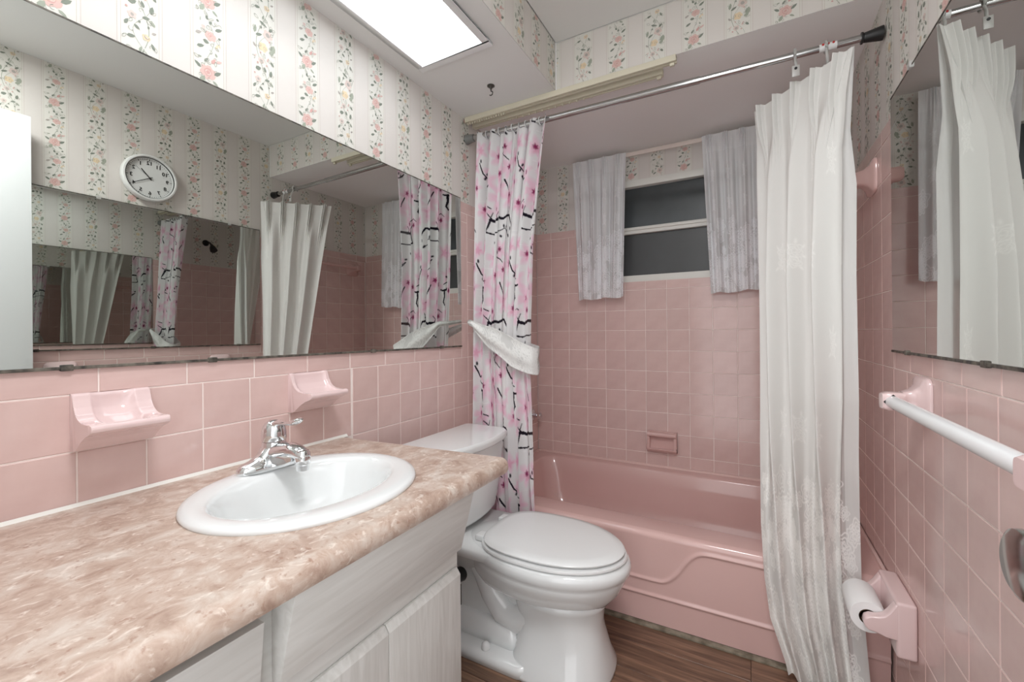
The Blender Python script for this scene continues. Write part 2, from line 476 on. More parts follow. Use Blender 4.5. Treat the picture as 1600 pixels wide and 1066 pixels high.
def motif_b():
    P = []
    S = [(34 + 17 * math.sin(t / 235 * 2 * PI + .6), t) for t in range(0, 236, 8)]
    for q in stroke(S, 1.3): P.append(('leaf', q))
    S2 = [(38 - 15 * math.sin(t / 117.5 * 2 * PI), t) for t in range(0, 236, 8)]
    for q in stroke(S2, .9): P.append(('stem', q))
    for k, (x, y, r, c1, c2) in enumerate([(36, 150, 12, 'peach', 'peach'), (48, 188, 13, 'pale', 'grey'), (30, 112, 8, 'pale', 'grey'), (22, 60, 8, 'pale', 'grey'), (46, 24, 7, 'peach', 'pale')]):
        for j in range(5):
            a = j * 1.257 + k
            P.append((c1, blob(x + r * .6 * math.cos(a), y + r * .6 * math.sin(a), r * .48, 7, .2, seed=50 + 7 * k + j)))
        P.append((c2, blob(x, y, r * .45, 7, .2, seed=90 + k)))
    for (x, y, l, w, a, c) in [(14, 188, 20, 7, 1.4, 'leaf'), (24, 178, 18, 6, .5, 'leaf2'), (36, 212, 20, 6, -.4, 'leaf2'), (56, 206, 14, 6, .9, 'leaf2'), (62, 158, 22, 12, 1.3, 'leaf'),
                               (58, 146, 14, 8, .4, 'leaf'), (12, 146, 11, 5, 2.2, 'grey'), (48, 122, 12, 4, 1.2, 'rose'), (14, 118, 10, 4, .8, 'pale'), (60, 116, 12, 6, -.8, 'leaf2'),
                               (40, 92, 13, 5, 1.9, 'leaf2'), (56, 88, 17, 7, 1.4, 'leaf2'), (22, 88, 15, 9, .5, 'leaf2'), (46, 66, 14, 5, .3, 'leaf2'), (58, 60, 12, 5, 2.2, 'leaf'),
                               (12, 40, 13, 5, 1.1, 'leaf2'), (30, 38, 11, 5, -.6, 'leaf2'), (60, 40, 9, 4, .5, 'grey'), (20, 14, 14, 6, .3, 'leaf2'), (58, 10, 13, 5, 2.0, 'leaf2'), (36, 230, 12, 4, 1.2, 'leaf')]:
        P.append((c, leaf(x, y, l * 1.1, w * 1.2, a)))
    extra(P, 235, 33)
    for (x, y) in [(28, 132), (44, 104), (20, 102), (52, 172), (34, 52), (50, 48), (30, 200), (12, 72)]:
        P.append(('leaf2' if x % 4 else 'rose2', blob(x, y, 2.4, 6, seed=x)))
    return P
MOT = {'A': (motif_a(), REPA), 'B': (motif_b(), REPB)}

def wallpaper(wall, parent, regions, start, pitch, width, firstA, phase_z=0.03, dsp=-0.0045, name='wallpaper'):
    mb = MB()
    def quad(u0, u1, z0, z1, d, mi):
        if u1 - u0 < 1e-5: return
        mb.add([wall.pt(u0, z0, d), wall.pt(u1, z0, d), wall.pt(u1, z1, d), wall.pt(u0, z1, d)], [(0, 1, 2, 3)], mi)
    for (u0, u1, z0, z1) in regions:
        k = math.floor((u0 - start) / pitch) - 1
        while start + k * pitch < u1:
            a = start + k * pitch; b = a + width; c = a + pitch
            quad(max(a, u0), min(b, u1), z0, z1, dsp, 1) if min(b, u1) > max(a, u0) else None
            quad(max(b, u0), min(c, u1), z0, z1, dsp, 0) if min(c, u1) > max(b, u0) else None
            for e in (a, b):
                for off in (-0.0035, 0.0025):
                    if e + off > u0 and e + off + .001 < u1: quad(e + off, e + off + 0.0010, z0, z1, dsp + 0.0002, 2)
            typ = 'A' if (k % 2 == 0) == firstA else 'B'
            mot, rep = MOT[typ]
            j = math.floor((z0 - phase_z) / rep) - 1
            while phase_z + j * rep < z1:
                zb = phase_z + j * rep
                for mi_, (ink, pts) in enumerate(mot):
                    P = [(a + p[0] * width / 0.072 * .001, zb + p[1] * .001) for p in pts]
                    if min(p[0] for p in P) < u0 or max(p[0] for p in P) > u1 or max(p[1] for p in P) > z1 or min(p[1] for p in P) < z0: continue
                    dd = dsp + 0.0003 + 0.000004 * mi_
                    mb.add([wall.pt(p[0], p[1], dd) for p in P], [tuple(range(len(P)))], INKI[ink])
                j += 1
            k += 1
    return mb.obj(name, INKS, parent)

def struct(name, boxes, m, bevel=0):
    mb = MB()
    for b in boxes: mb.box(*b)
    return tag(mb.obj(name, m, bevel=bevel), kind='structure')

TH = 0.10
WIN = (0.43, 1.03, 1.316, 1.865)
MIRL = (Y0, 1.561, 0.990, 1.646)      # left mirror on its wall (u, z)
MIRR = (0.30, 1.532, 0.990, 1.676)
wl, wb, wr, ws, wk = Wall('left'), Wall('back'), Wall('right'), Wall('soffit'), Wall('bulk')

wall_left = struct('wall_left', [(-TH, -0.0055, Y0 - TH, YB + TH, -.05, ZC + TH)], PAINT)
wall_right = struct('wall_right', [(W + 0.0055, W + TH, Y0 - TH, YB + TH, -.05, ZC + TH)], PAINT)
wall_back = struct('wall_back', [(-0.0055, W + .0055, YB + 0.0055, YB + TH, -.05, WIN[2]), (-0.0055, W + .0055, YB + 0.0055, YB + TH, WIN[3], ZC + TH),
                                 (-0.0055, WIN[0], YB + 0.0055, YB + TH, WIN[2], WIN[3]), (WIN[1], W + .0055, YB + 0.0055, YB + TH, WIN[2], WIN[3])], PAINT)
DX0, DX1, DZ = 0.66, 1.374, 1.94
wall_front = struct('wall_front', [(-0.0055, DX0, Y0 - TH, Y0, -.05, ZC + TH), (DX1, W + .0055, Y0 - TH, Y0, -.05, ZC + TH), (DX0, DX1, Y0 - TH, Y0, DZ, ZC + TH)], PAINT)
ceiling = struct('ceiling', [(XS, W + .0055, Y0, YH, ZC, ZC + TH)], PAINT)
tag(struct('trim_1', [(-0.0055, XS - 0.005, Y0, YH + 0.006, ZS, ZC + TH)], PAINT), kind='structure')      # dropped soffit over the vanity
soffit = bpy.data.objects['trim_1']
tag(struct('trim_2', [(-0.0055, W + .0055, YH + 0.006, YB + .0055, ZS, ZC + TH)], ALCP), kind='structure')  # bulkhead over the tub
bulk = bpy.data.objects['trim_2']

# floor: base slab and planks
floor = struct('floor', [(-0.0055, W + .0055, Y0 - TH, YB + .0055, -0.05, -0.003)], mat('floor_joint', srgb(60, 44, 36), 0.7))
pw = 0.125
row = 0; y = Y0 - 0.02
plank_cache = {}
while y < 1.60:
    x = -0.35 - 0.37 * (row % 3)
    while x < W:
        x1 = x + 0.92
        a, b = max(x, -0.004), min(x1, W + 0.004)
        y1 = min(y + pw, 1.60)
        if b - a > 0.01 and y1 - y > .01:
            key = (round(b - a, 3), round(y1 - y, 3))
            if key not in plank_cache:
                mb = MB(); mb.box(-(b - a) / 2 + .0006, (b - a) / 2 - .0006, -(y1 - y) / 2 + .0006, (y1 - y) / 2 - .0006, -.003, 0)
                plank_cache[key] = mb.mesh('plank', .0008, 1); plank_cache[key].materials.append(PLANK)
            o = bpy.data.objects.new('plank', plank_cache[key]); COL.objects.link(o); o.parent = floor
            o.location = ((a + b) / 2, (y + y1) / 2, 0)
        x = x1
    y += pw; row += 1

# left wall tiles
ZL = 0.9376
TOP = 1.638
zr = [ZL + k * TT for k in range(-9, 7)]
usL = [0.7487 + k * TT for k in range(-9, 16)]
tiles(wl, wall_left, usL, zr, (Y0, 0.96, 0.715, ZL))
tiles(wl, wall_left, usL, zr, (0.96 - .0 , 1.6167, 0.0, ZL), holes=[])
ymid = 0.7487 + 8 * TT
tiles(wl, wall_left, [ymid + k * TT for k in range(0, 8)], zr, (ymid, YB, 0.0, zr[-1]), holes=[(1.70, YB, 0.0, 0.30)])
tiles(wl, wall_left, [ymid - .1 + k * 0.1525 for k in range(0, 8)], [zr[-1], TOP], (ymid - .05, YB, zr[-1], TOP))
for k in range(-3, 9):
    put_tile(wl, wall_left, max(0.347 + (k - 1) * 0.1525, Y0), min(0.347 + k * 0.1525, 1.568), ZL, 0.990, 'trim_tile')
for k in range(5):
    put_tile(wl, wall_left, 1.568, ymid, ZL + k * .1525, min(ZL + (k + 1) * .1525, TOP - .05), 'trim_tile')
grout(wl, wall_left, [(Y0, 1.568, 0, 0.989), (1.5685, YB, 0, TOP - .001)])
wallpaper(wl, wall_left, [(Y0, 1.561, 1.60, ZS), (1.561, YB, TOP, ZS)], 0.384, 0.1325, 0.072, False, 0.02)
# back wall tiles
zb_ = [1.0541 + k * TT for k in range(-7, 6)]
usB = [1.0715 + k * TT for k in range(-10, 5)]
tiles(wb, wall_back, usB, zb_, (0, W, 0.30, zb_[-1]), holes=[WIN])
for r_ in [(0, WIN[0], zb_[-1], TOP), (WIN[1], W, zb_[-1], TOP)]:
    tiles(wb, wall_back, [k * 0.1525 - .06 for k in range(0, 12)], [zb_[-1], TOP], r_)
grout(wb, wall_back, [(0, W, .2, WIN[2]), (0, WIN[0], WIN[2], TOP - .001), (WIN[1], W, WIN[2], TOP - .001)])
wallpaper(wb, wall_back, [(0, WIN[0], TOP, ZS), (WIN[1], W, TOP, ZS), (WIN[0], WIN[1], WIN[3], ZS)], 0.132, 0.1335, 0.075, False, 0.06)
# right wall tiles
ZR = 0.941
PR = 0.1138
usR = [1.545 + k * PR for k in range(-15, 9)]
zR = [ZR + k * TT for k in range(-9, 7)]
tiles(wr, wall_right, usR, zR, (Y0, 1.545, 0, ZR))
tiles(wr, wall_right, usR, zR, (1.545, YB, 0, zR[-1]), holes=[(1.70, YB, 0.0, 0.30)])
for k in range(5): put_tile(wr, wall_right, 1.533, 1.545, ZR + k * .1525, min(ZR + (k + 1) * .1525, TOP), 'trim_tile', tol=.005)
tiles(wr, wall_right, [1.5 + k * 0.1525 for k in range(0, 7)], [zR[-1], TOP], (1.545, YB, zR[-1], TOP))
for k in range(-1, 10):
    put_tile(wr, wall_right, max(1.405 - (k + 1) * 0.147, Y0), min(1.405 - k * 0.147, 1.533), ZR, 0.990, 'trim_tile')
grout(wr, wall_right, [(Y0, 1.5325, 0, 0.989), (1.5325, YB, 0, TOP - .001)])
wallpaper(wr, wall_right, [(Y0, 1.533, .99, ZC), (1.533, YH, TOP, ZC), (YH, YB, TOP, ZS)], 0.628, 0.1308, 0.075, True, 0.05)
wallpaper(ws, soffit, [(Y0, YH, ZS, ZC)], 0.05, 0.1335, 0.078, True, 0.04, dsp=-0.0035)
wallpaper(wk, bulk, [(XS, W, ZS, ZC)], 0.660, 0.1335, 0.077, True, 0.055, dsp=-0.0045)

# sealant between tub and floor
tag(struct('trim_3', [(0.0, W, 1.560, 1.584, -.001, 0.007)], MORTAR, bevel=.003), kind="structure")

# window
win = tag(struct('window_1', [(WIN[0], WIN[1], YB + .004, YB + .06, WIN[2], WIN[2] + .034), (WIN[0], WIN[1], YB + .004, YB + .06, WIN[3] - .035, WIN[3]),
      (WIN[0], WIN[0] + .028, YB + .005, YB + .06, WIN[2] + .034, WIN[3] - .035), (WIN[1] - .028, WIN[1], YB + .005, YB + .06, WIN[2] + .034, WIN[3] - .035)], FRAMEW, bevel=.002), kind='structure')
mb = MB(); mb.box(WIN[0] + .026, WIN[1] - .026, YB + .008, YB + .05, 1.576, 1.612); mb.box(WIN[0] + .026, WIN[1] - .026, YB + .000, YB + .012, 1.594, 1.606)
mb.obj('meeting_rail', FRAMEW, win, bevel=.003)
for z0, z1, dy in ((WIN[2] + .032, 1.578, .030), (1.610, WIN[3] - .033, .040)):
    mb = MB(); mb.box(WIN[0] + .024, WIN[1] - .024, YB + dy, YB + dy + .005, z0, z1); mb.obj('pane', GLASS if z1 > 1.7 else GLASS2, win)
mb = MB(); mb.box(WIN[0] - .005, WIN[1] + .005, YB + .065, YB + .1, WIN[2] - .005, WIN[3] + .005); mb.obj('light_block_panel', mat('light_block_dark', srgb(22, 24, 26), .9), win)  # added panel, unseen behind the panes, blocks the world light

# doorway casing and the open door leaf
tag(struct('trim_4', [(DX0 - .06, DX0, Y0, Y0 + .015, 0, DZ), (DX0 - .06, DX1 + .05, Y0, Y0 + .015, DZ, DZ + .06)], DOORM, bevel=.003), kind='structure')
door = tag(struct('door_1', [(DX1 + .004, DX1 + .038, Y0 + .018, 0.572, 0.012, 1.922)], DOORM, bevel=.002), kind='structure')
mb = MB(); kx = DX1 + .004
KY, KZ = 0.502, 0.858
mb.lathe((kx, KY, KZ), [(0.001, 0), (.032, 0), (.032, -.004), (.026, -.008), (.013, -.011), (.011, -.026), (.018, -.032), (.0245, -.040), (.0285, -.058), (.0275, -.064), (.022, -.067), (.001, -.068)], 'x', 36)
o = mb.obj('door_knob', STEEL, door, smooth=True, angle=.9)
for hz in (.25, 1.68):
    mb = MB(); mb.tube([(kx - .004, Y0 + .012, hz - .04), (kx - .004, Y0 + .012, hz + .04)], .006); mb.obj('hinge', STEEL, door)

# ---------------------------------------------------------------- ceiling light panel
t = thing('light_panel', (0.226, 0.6, ZS), 'flat rectangular ceiling light with white prismatic diffuser over the vanity', 'ceiling light')
LX0, LX1, LY0, LY1 = 0.075, 0.378, 0.02, 1.235
def T(mb, name, m, t, **k):
    """shapes given in world coordinates, made local to thing t (unrotated)"""
    ox, oy, oz = t.location
    mb.v = [(p[0] - ox, p[1] - oy, p[2] - oz) for p in mb.v]
    return mb.obj(name, m, t, **k)
mb = MB()
for (a, b, c, d) in ((LX0, LX1, LY1 - .030, LY1), (LX0, LX1, LY0, LY0 + .030), (LX0, LX0 + .024, LY0 + .03, LY1 - .03), (LX1 - .024, LX1, LY0 + .03, LY1 - .03)):
    mb.box(a, b, c, d, ZS - .012, ZS)
T(mb, 'frame', PLASW, t, bevel=.003)
mb = MB(); mb.box(LX0 + .022, LX1 - .022, LY0 + .028, LY1 - .028, ZS - .006, ZS - .001)
T(mb, 'diffuser', DIFF, t)
# small screw hook beside the light panel
t = thing('ceiling_hook', (0.24, 1.445, ZS), 'small bronze screw hook in the soffit beside the light panel', 'hook')
mb = MB(); mb.lathe((0, 0, 0), [(.001, 0), (.015, 0), (.015, -.003), (.006, -.008), (.003, -.016), (.001, -.018)], 'z', 16)
mb.obj('rose', HOOKM, t, smooth=True, angle=.8)
pts = [(0, 0, -.014), (0, 0, -.022)] + [(0.008 * math.sin(a), 0, -.030 + .008 * math.cos(a)) for a in [x * .4 for x in range(0, 11)]]
mb = MB(); mb.tube(pts, .0022, 8); mb.obj('hook', HOOKM, t, smooth=True)

# ---------------------------------------------------------------- mirrors
def mirror(side, R, label):
    w = wl if side == 'left' else wr
    c = w.pt((R[0] + R[1]) / 2, R[2], 0)
    t = thing('wall_mirror', c, label, 'mirror')
    mb = MB(); p, q = w.pt(R[0], R[2], 0.0005), w.pt(R[1], R[3], 0.0055)
    mb.box(min(p[0], q[0]), max(p[0], q[0]), R[0], R[1], R[2], R[3]); T(mb, 'glass', MIRROR, t)
    mb = MB(); p, q = w.pt(R[0], 0, 0.0005), w.pt(R[1], 0, 0.0085)
    mb.box(min(p[0], q[0]), max(p[0], q[0]), R[0], R[1], R[2] - .0035, R[2] + .0025); T(mb, 'bottom_channel', EDGEM, t, bevel=.0008)
    mb = MB(); q = w.pt(R[1], 0, 0.0062)
    mb.box(min(p[0], q[0]), max(p[0], q[0]), R[0], R[1], R[3] - .001, R[3] + .0022); T(mb, 'top_edge', EDGEM, t)
    us = (0.30, 0.55, 1.05, 1.42) if side == 'left' else (1.405, 1.0, .6)
    for u in us:
        mb = MB(); q = w.pt(u, 0, .010); mb.box(min(p[0], q[0]), max(p[0], q[0]), u - .009, u + .009, R[2] - .006, R[2] + .006); T(mb, 'clip', EDGEM, t, bevel=.002)
    if side == 'right':
        for u in (1.36, .8):
            mb = MB(); q = w.pt(u, 0, .010); mb.box(min(p[0], q[0]), max(p[0], q[0]), u - .008, u + .008, R[3] - .006, R[3] + .010); T(mb, 'clip', CLEARP, t, bevel=.002)
    return t
mirror('left', MIRL, 'wide frameless mirror above the vanity on the left wall')
mirror('right', MIRR, 'frameless mirror above the white towel bar on the right wall')

# ---------------------------------------------------------------- vanity
CT = 0.725
t = thing('vanity_cabinet', (0.25, 0.35, 0), 'whitewashed wood vanity cabinet under the marbled countertop', 'cabinet')
VY1 = 0.838
mb = MB()
mb.box(0.004, 0.490, Y0 + .004, VY1, 0.09, 0.105); mb.box(0.02, 0.43, Y0 + .004, VY1, 0.001, 0.09)
mb.box(0.004, 0.490, VY1 - .016, VY1, .105, .683); mb.box(0.004, 0.490, Y0 + .004, Y0 + .02, .105, .683); mb.box(.004, .012, Y0 + .02, VY1 - .016, .105, .683)
mb.box(.478, .490, Y0 + .02, VY1 - .016, .105, .683)
T(mb, 'carcass', WOODV, t)
# face frame
mb = MB()
mb.box(.490, .505, Y0 + .004, VY1, .09, .12); mb.box(.490, .505, Y0 + .004, VY1, .49, .535); mb.box(.490, .505, Y0 + .004, VY1, .655, .683)
for a, b in ((.345, .385), (VY1 - .03, VY1), (Y0 + .004, Y0 + .03)): mb.box(.490, .505, a, b, .12, .49); mb.box(.490, .505, a, b, .535, .655)
T(mb, 'face_frame', WOODH, t)
mb = MB(); mb.prism([(.5055, .538), (.524, .538), (.562, .682), (.5055, .682)], 'y', .381, .830); T(mb, 'false_front', WOODH, t, bevel=.0012)
mb = MB(); mb.prism([(.5055, .500), (.522, .500), (.540, .655), (.5055, .655)], 'y', Y0 + .01, .350); T(mb, 'drawer', WOODH, t, bevel=.0012)
def door_leaf(a, b):
    mb = MB(); mb.prism([(.5055, .12), (.5215, .12), (.5215, .478), (.512, .492), (.5055, .492)], 'y', a, b)
    d = T(mb, 'door', WOODV, t, bevel=.001)
    return d
d1 = door_leaf(.600, .829); d2 = door_leaf(.383, .598); door_leaf(.170, .350); door_leaf(Y0 + .01, .168)
for z0 in (.405, .16):
    mb = MB(); mb.box(.508, .5225, .8290, .8312, z0, z0 + .048); T(mb, 'hinge', DARK, t).parent = d1

# countertop with oval cut-out
SCX, SCY, SA, SB = 0.306, 0.591, 0.209, 0.229
t = thing('countertop', (0.28, 0.4, .683), 'beige and pink marbled laminate countertop with rounded front edge', 'countertop')
XF = 0.577; yE = lambda x: 0.938 + 0.075 * x
rc = 0.022
edge = []                       # plan outline of front and right side with outward normals
tn = Vector((1, 0.075)).normalized(); nE = Vector((-tn.y, tn.x))
edge.append((Vector((XF, Y0 + .002)), Vector((1, 0))))
cc = Vector((XF - rc, yE(XF) - rc * 1.0))
for k in range(7):
    a = k / 6 * PI / 2; nn = Vector((math.cos(a), math.sin(a)))
    edge.append((cc + nn * rc, nn))
edge.append((Vector((0.003, yE(0))), nE))
prof = [(rc, CT)] + [(rc - rc * math.sin(a), CT - .022 + .022 * math.cos(a)) for a in [PI / 2 * i / 6 for i in range(1, 7)]] + [(0.0, CT - .030), (.004, CT - .038), (.012, CT - .041), (.05, CT - .041)]
mb = MB()
rings = [[(p.x - n_.x * d, p.y - n_.y * d, z) for (p, n_) in edge] for d, z in prof]
for r_ in rings: r_[-1] = (0.003, r_[-1][1], r_[-1][2])
mb.loft(rings, False, False, closed=False)
bm = bmesh.new()
outer = [bm.verts.new(p) for p in rings[0]] + [bm.verts.new((0.003, Y0 + .002, CT))]
hole = [bm.verts.new((SCX + (SA - .014) * math.cos(a), SCY + (SB - .014) * math.sin(a), CT)) for a in [2 * PI * k / 64 for k in range(64)]]
es = []
for L in (outer, hole):
    for i in range(len(L)): es.append(bm.edges.new((L[i], L[(i + 1) % len(L)])))
bmesh.ops.triangle_fill(bm, use_beauty=True, use_dissolve=False, edges=es)
bm.verts.index_update()
mb.add([tuple(v.co) for v in bm.verts], [tuple(v.index for v in f.verts) for f in bm.faces])
bm.free()
o = T(mb, 'worktop', COUNTER, t, smooth=True, angle=.6)
mb = MB(); mb.prism([(0.0008, CT - .003), (0.0075, CT - .001), (0.0015, CT + .0065)], 'y', Y0 + .01, 0.940); T(mb, 'caulk_bead', CAULK, t)

# sink
t = thing('sink', (SCX, SCY, CT), 'oval white drop-in sink set in the countertop', 'sink')
def ering(a, b, z, cx=0, cy=0, n=72): return [(cx + a * math.cos(2 * PI * k / n), cy + b * math.sin(2 * PI * k / n), z) for k in range(n)]
mb = MB()
rings = [ering(SA - .012, SB - .012, -.02), ering(SA - .001, SB - .001, .0006), ering(SA, SB, .004), ering(SA - .003, SB - .003, .009), ering(SA - .012, SB - .012, .0125), ering(SA - .03, SB - .024, .0125),
         ering(.155, .193, .011, -.004 + .002), ering(.146, .188, .008, -.003), ering(.139, .182, 0.0, -.003), ering(.131, .173, -.02, -.002), ering(.118, .158, -.06, 0), ering(.098, .130, -.10, 0), ering(.065, .085, -.125), ering(.02, .02, -.130)]
mb.loft(rings, False, True)
mb.obj('bowl', PORC, t, smooth=True)
mb = MB(); mb.lathe((0, 0, -.1305), [(.001, .0), (.022, .0), (.022, .004), (.016, .005), (.015, .002), (.001, .0025)], 'z', 24); mb.obj('drain', CHROME, t, smooth=True, angle=.7)

# faucet
FX, FY, FZ = 0.135, 0.618, CT + .0125
t = thing('faucet', (FX, FY, FZ), 'chrome single-lever faucet at the back of the sink', 'faucet')
def stad(l, w, z, n=40):
    pts = []
    for k in range(n):
        a = 2 * PI * k / n; c, s_ = math.cos(a), math.sin(a)
        pts.append((w * math.copysign(abs(c) ** .9, c), l * math.copysign(abs(s_) ** .7, s_), z))
    return pts
mb = MB(); mb.loft([stad(.084, .028, 0), stad(.085, .0285, .004), stad(.084, .028, .011), stad(.077, .0235, .018), stad(.058, .020, .024), stad(.038, .022, .034), stad(.028, .024, .048)])
mb.obj('base_plate', CHROME, t, smooth=True, angle=1.0)
mb = MB(); mb.lathe((0, 0, 0), [(.001, .010), (.030, .012), (.028, .03), (.0265, .056), (.0255, .060), (.001, .060)], 'z', 28)
mb.tube([(.000, 0, .030), (.035, 0, .042), (.065, 0, .046), (.092, 0, .044), (.110, 0, .038), (.118, 0, .032)], [.027, .024, .021, .019, .017, .012], 20, (1.0, .80))
mb.loft([[(x_, y_ * w_, z_) for (y_, z_) in ((-1, .018), (1, .018), (1, .040), (-1, .040))] for (x_, w_, z_) in ((0.0, .026, 0), (.03, .023, 0), (.06, .019, 0), (.085, .016, 0))] if False else [[(x_, -w_, zl_), (x_, w_, zl_), (x_, w_ * .9, .042), (x_, -w_ * .9, .042)] for (x_, w_, zl_) in ((0.0, .026, .002), (.03, .022, .006), (.06, .018, .016), (.085, .015, .026))])
mb.lathe((.106, 0, .006), [(.001, .0), (.0135, .0), (.0140, .004), (.0145, .012), (.0165, .014), (.017, .034), (.013, .044), (.001, .047)], 'z', 22)
mb.obj('spout_body', CHROME, t, smooth=True, angle=.7)
mb = MB()
mb.lathe((0, 0, 0), [(.001, .0615), (.0265, .0620), (.0275, .068), (.0272, .080), (.0250, .093), (.019, .103), (.010, .109), (.001, .1105)], 'z', 28)
mb.tube([(.0, 0, .095), (.024, 0, .105), (.045, 0, .105), (.060, 0, .106), (.080, 0, .111), (.097, 0, .117), (.106, 0, .120)], [.017, .012, .007, .007, .0125, .0105, .003], 16, (1.0, .6))
lev = mb.obj('lever_handle', CHROME, t, smooth=True, angle=.9)
mb = MB(); mb.lathe((.0236, 0.002, .070), [(.0004, .0006), (.0022, .0006), (.0022, -.001), (.0004, -.001)], 'x', 10); mb.obj('index_dot', BLACK, lev)

# ceramic vanity dishes
def dish(y0, label, cup):
    t = thing('ceramic_dish', (0, y0 + .061, .832), label, 'soap dish')
    Wd = .122; H = .108; ny, ns = 81, 150
    # profile from wall top, over the tray lip, round and back under to the wall bottom
    prof = [(0, .108), (.007, .1085), (.0115, .105), (.014, .096), (.019, .082), (.028, .069), (.042, .060), (.060, .0565), (.080, .0565), (.094, .0575), (.1005, .055), (.102, .050), (.0995, .044), (.090, .039), (.072, .033), (.052, .022), (.036, .010), (.024, .002), (.012, -.0005), (0, -.0005)]
    d = [0]
    for i in range(1, len(prof)): d.append(d[-1] + math.hypot(prof[i][0] - prof[i - 1][0], prof[i][1] - prof[i - 1][1]))
    s_ = np.linspace(0, d[-1], ns); px_ = np.interp(s_, d, [p[0] for p in prof]); pz_ = np.interp(s_, d, [p[1] for p in prof])
    v = np.linspace(-1, 1, ny)
    P = np.zeros((ns, ny, 3))
    for j, vv in enumerate(v):
        e = abs(vv)
        hw = Wd / 2 - .001
        ysc = hw * np.sign(vv) * (1 - (1 - e) ** 1.0)
        x = px_.copy(); z = pz_.copy()
        top = (s_ < np.interp(.098, [p[0] for p in prof[:10]], d[:10]))
        # end cheeks: solid sides flare outward less than the tray
        m = max(0.0, 1 - (e / .84) ** 6)
        scoop = np.exp(-((x - .046) / .030) ** 2) * top
        if cup:      # toothbrush dish: round soap hollow in the middle
            mm = max(0.0, 1 - (e / .58) ** 3)
            x = x - 0.000 * mm; z = z - scoop * .013 * mm - np.exp(-((x - .078) / .016) ** 2) * top * .007 * mm; x = x - np.exp(-((z - .078) / .03) ** 2) * top * .011 * mm
            for hx in (-.74, .74):
                hole = np.exp(-(((vv - hx) * .061 / .0105) ** 4)) * np.exp(-((x - .058) / .0100) ** 4) * top
                z = z - .024 * hole
                sl = np.exp(-(((vv - hx * .80) * .061 / .011) ** 4)) * np.exp(-((x - .088) / .0045) ** 4) * top
                z = z - .004 * sl
        else:
            z = z - scoop * .012 * m - np.exp(-((x - .078) / .016) ** 2) * top * .006 * m
            x = x - np.exp(-((z - .08) / .03) ** 2) * top * .007 * m
        P[:, j, 0] = np.maximum(x, 0); P[:, j, 1] = ysc; P[:, j, 2] = z
    me = grid_mesh('body', P)
    bm = bmesh.new(); bm.from_mesh(me)
    for j in (0, ny - 1):
        vs = [bm.verts[0]] if False else None
    bm.verts.ensure_lookup_table()
    for j in (0, ny - 1):
        bm.faces.new([bm.verts[i * ny + j] for i in range(ns)])
    es = [e for e in bm.edges if len(e.link_faces) == 2 and any(len(f.verts) > 4 for f in e.link_faces)]
    bmesh.ops.bevel(bm, geom=es, offset=.004, segments=3, profile=.5, affect='EDGES', clamp_overlap=True)
    bmesh.ops.recalc_face_normals(bm, faces=bm.faces); bm.to_mesh(me); bm.free()
    me.materials.append(CERAM)
    me.shade_smooth(); me.set_sharp_from_angle(angle=1.0)
    link('body', me, None, t)
    return t
dish(0.304, 'pink ceramic toothbrush and soap holder, nearer and wider-looking one left of the faucet', True)
dish(0.7425, 'pink ceramic soap shelf right of the faucet', False)

# ---------------------------------------------------------------- toilet
TY = 1.285
t = thing('toilet', (0.5, TY, 0), 'white two-piece toilet with closed lid between vanity and tub', 'toilet')
def egg(xb, xf, hw, z, n=56, bx=None, pw=2.0, pb=2.0):
    """egg outline: back x, front x, half width"""
    xc = bx if bx is not None else xb + (xf - xb) * .45
    r_ = []
    for k in range(n):
        a = 2 * PI * k / n; c, s_ = math.cos(a), math.sin(a)
        p = pw if c >= 0 else pb
        cx_ = math.copysign(abs(c) ** (2 / p), c); sy_ = math.copysign(abs(s_) ** (2 / p), s_)
        r_.append((xc + (xf - xc) * cx_ if c >= 0 else xc + (xc - xb) * cx_, TY + hw * sy_, z))
    return r_
mb = MB()
mb.loft([egg(.30, .715, .085, .195, bx=.52), egg(.27, .745, .125, .225, bx=.53), egg(.26, .775, .155, .262, bx=.54), egg(.255, .790, .168, .292, bx=.55), egg(.252, .796, .1735, .308, bx=.55),
         egg(.252, .797, .1725, .316, bx=.55), egg(.25, .806, .178, .322, bx=.55), egg(.25, .808, .179, .340, bx=.55), egg(.252, .803, .176, .352, bx=.55), egg(.262, .785, .163, .357, bx=.55), egg(.3, .74, .12, .357, bx=.55)], True, True)
# deck that carries the tank
def rr(x0, x1, hw, z, r=.03, n=8):
    pts = []
    for cx_, cy_, a0 in ((x1 - r, hw - r, 0), (x0 + r, hw - r, PI / 2), (x0 + r, -hw + r, PI), (x1 - r, -hw + r, 1.5 * PI)):
        for k in range(n): a = a0 + k / (n - 1) * PI / 2; pts.append((cx_ + r * math.cos(a), TY + cy_ + r * math.sin(a), z))
    return pts
mb.loft([rr(.10, .42, .085, .25), rr(.085, .43, .11, .30), rr(.08, .44, .150, .325), rr(.08, .44, .155, .350), rr(.084, .436, .151, .356)])
# front pedestal column, flared at the floor
mb.loft([egg(.44, .755, .150, .001, bx=.60, pw=2.6, pb=4), egg(.44, .755, .149, .012, bx=.60, pw=2.6, pb=4), egg(.455, .740, .128, .05, bx=.60, pw=2.6, pb=4), egg(.46, .728, .106, .11, bx=.60, pw=2.5, pb=4), egg(.46, .722, .103, .16, bx=.60, pb=4), egg(.44, .73, .112, .205, bx=.58, pb=3), egg(.42, .75, .130, .235, bx=.56)])
# rear foot plate
mb.loft([rr(.10, .54, .150, .001, .05), rr(.10, .54, .150, .024, .05), rr(.105, .54, .143, .034, .05), rr(.13, .52, .10, .037, .04)])
mb.loft([rr(.12, .475, .098, .030, .03), rr(.12, .472, .094, .060, .03), rr(.125, .465, .088, .092, .03), rr(.14, .45, .070, .104, .03)])
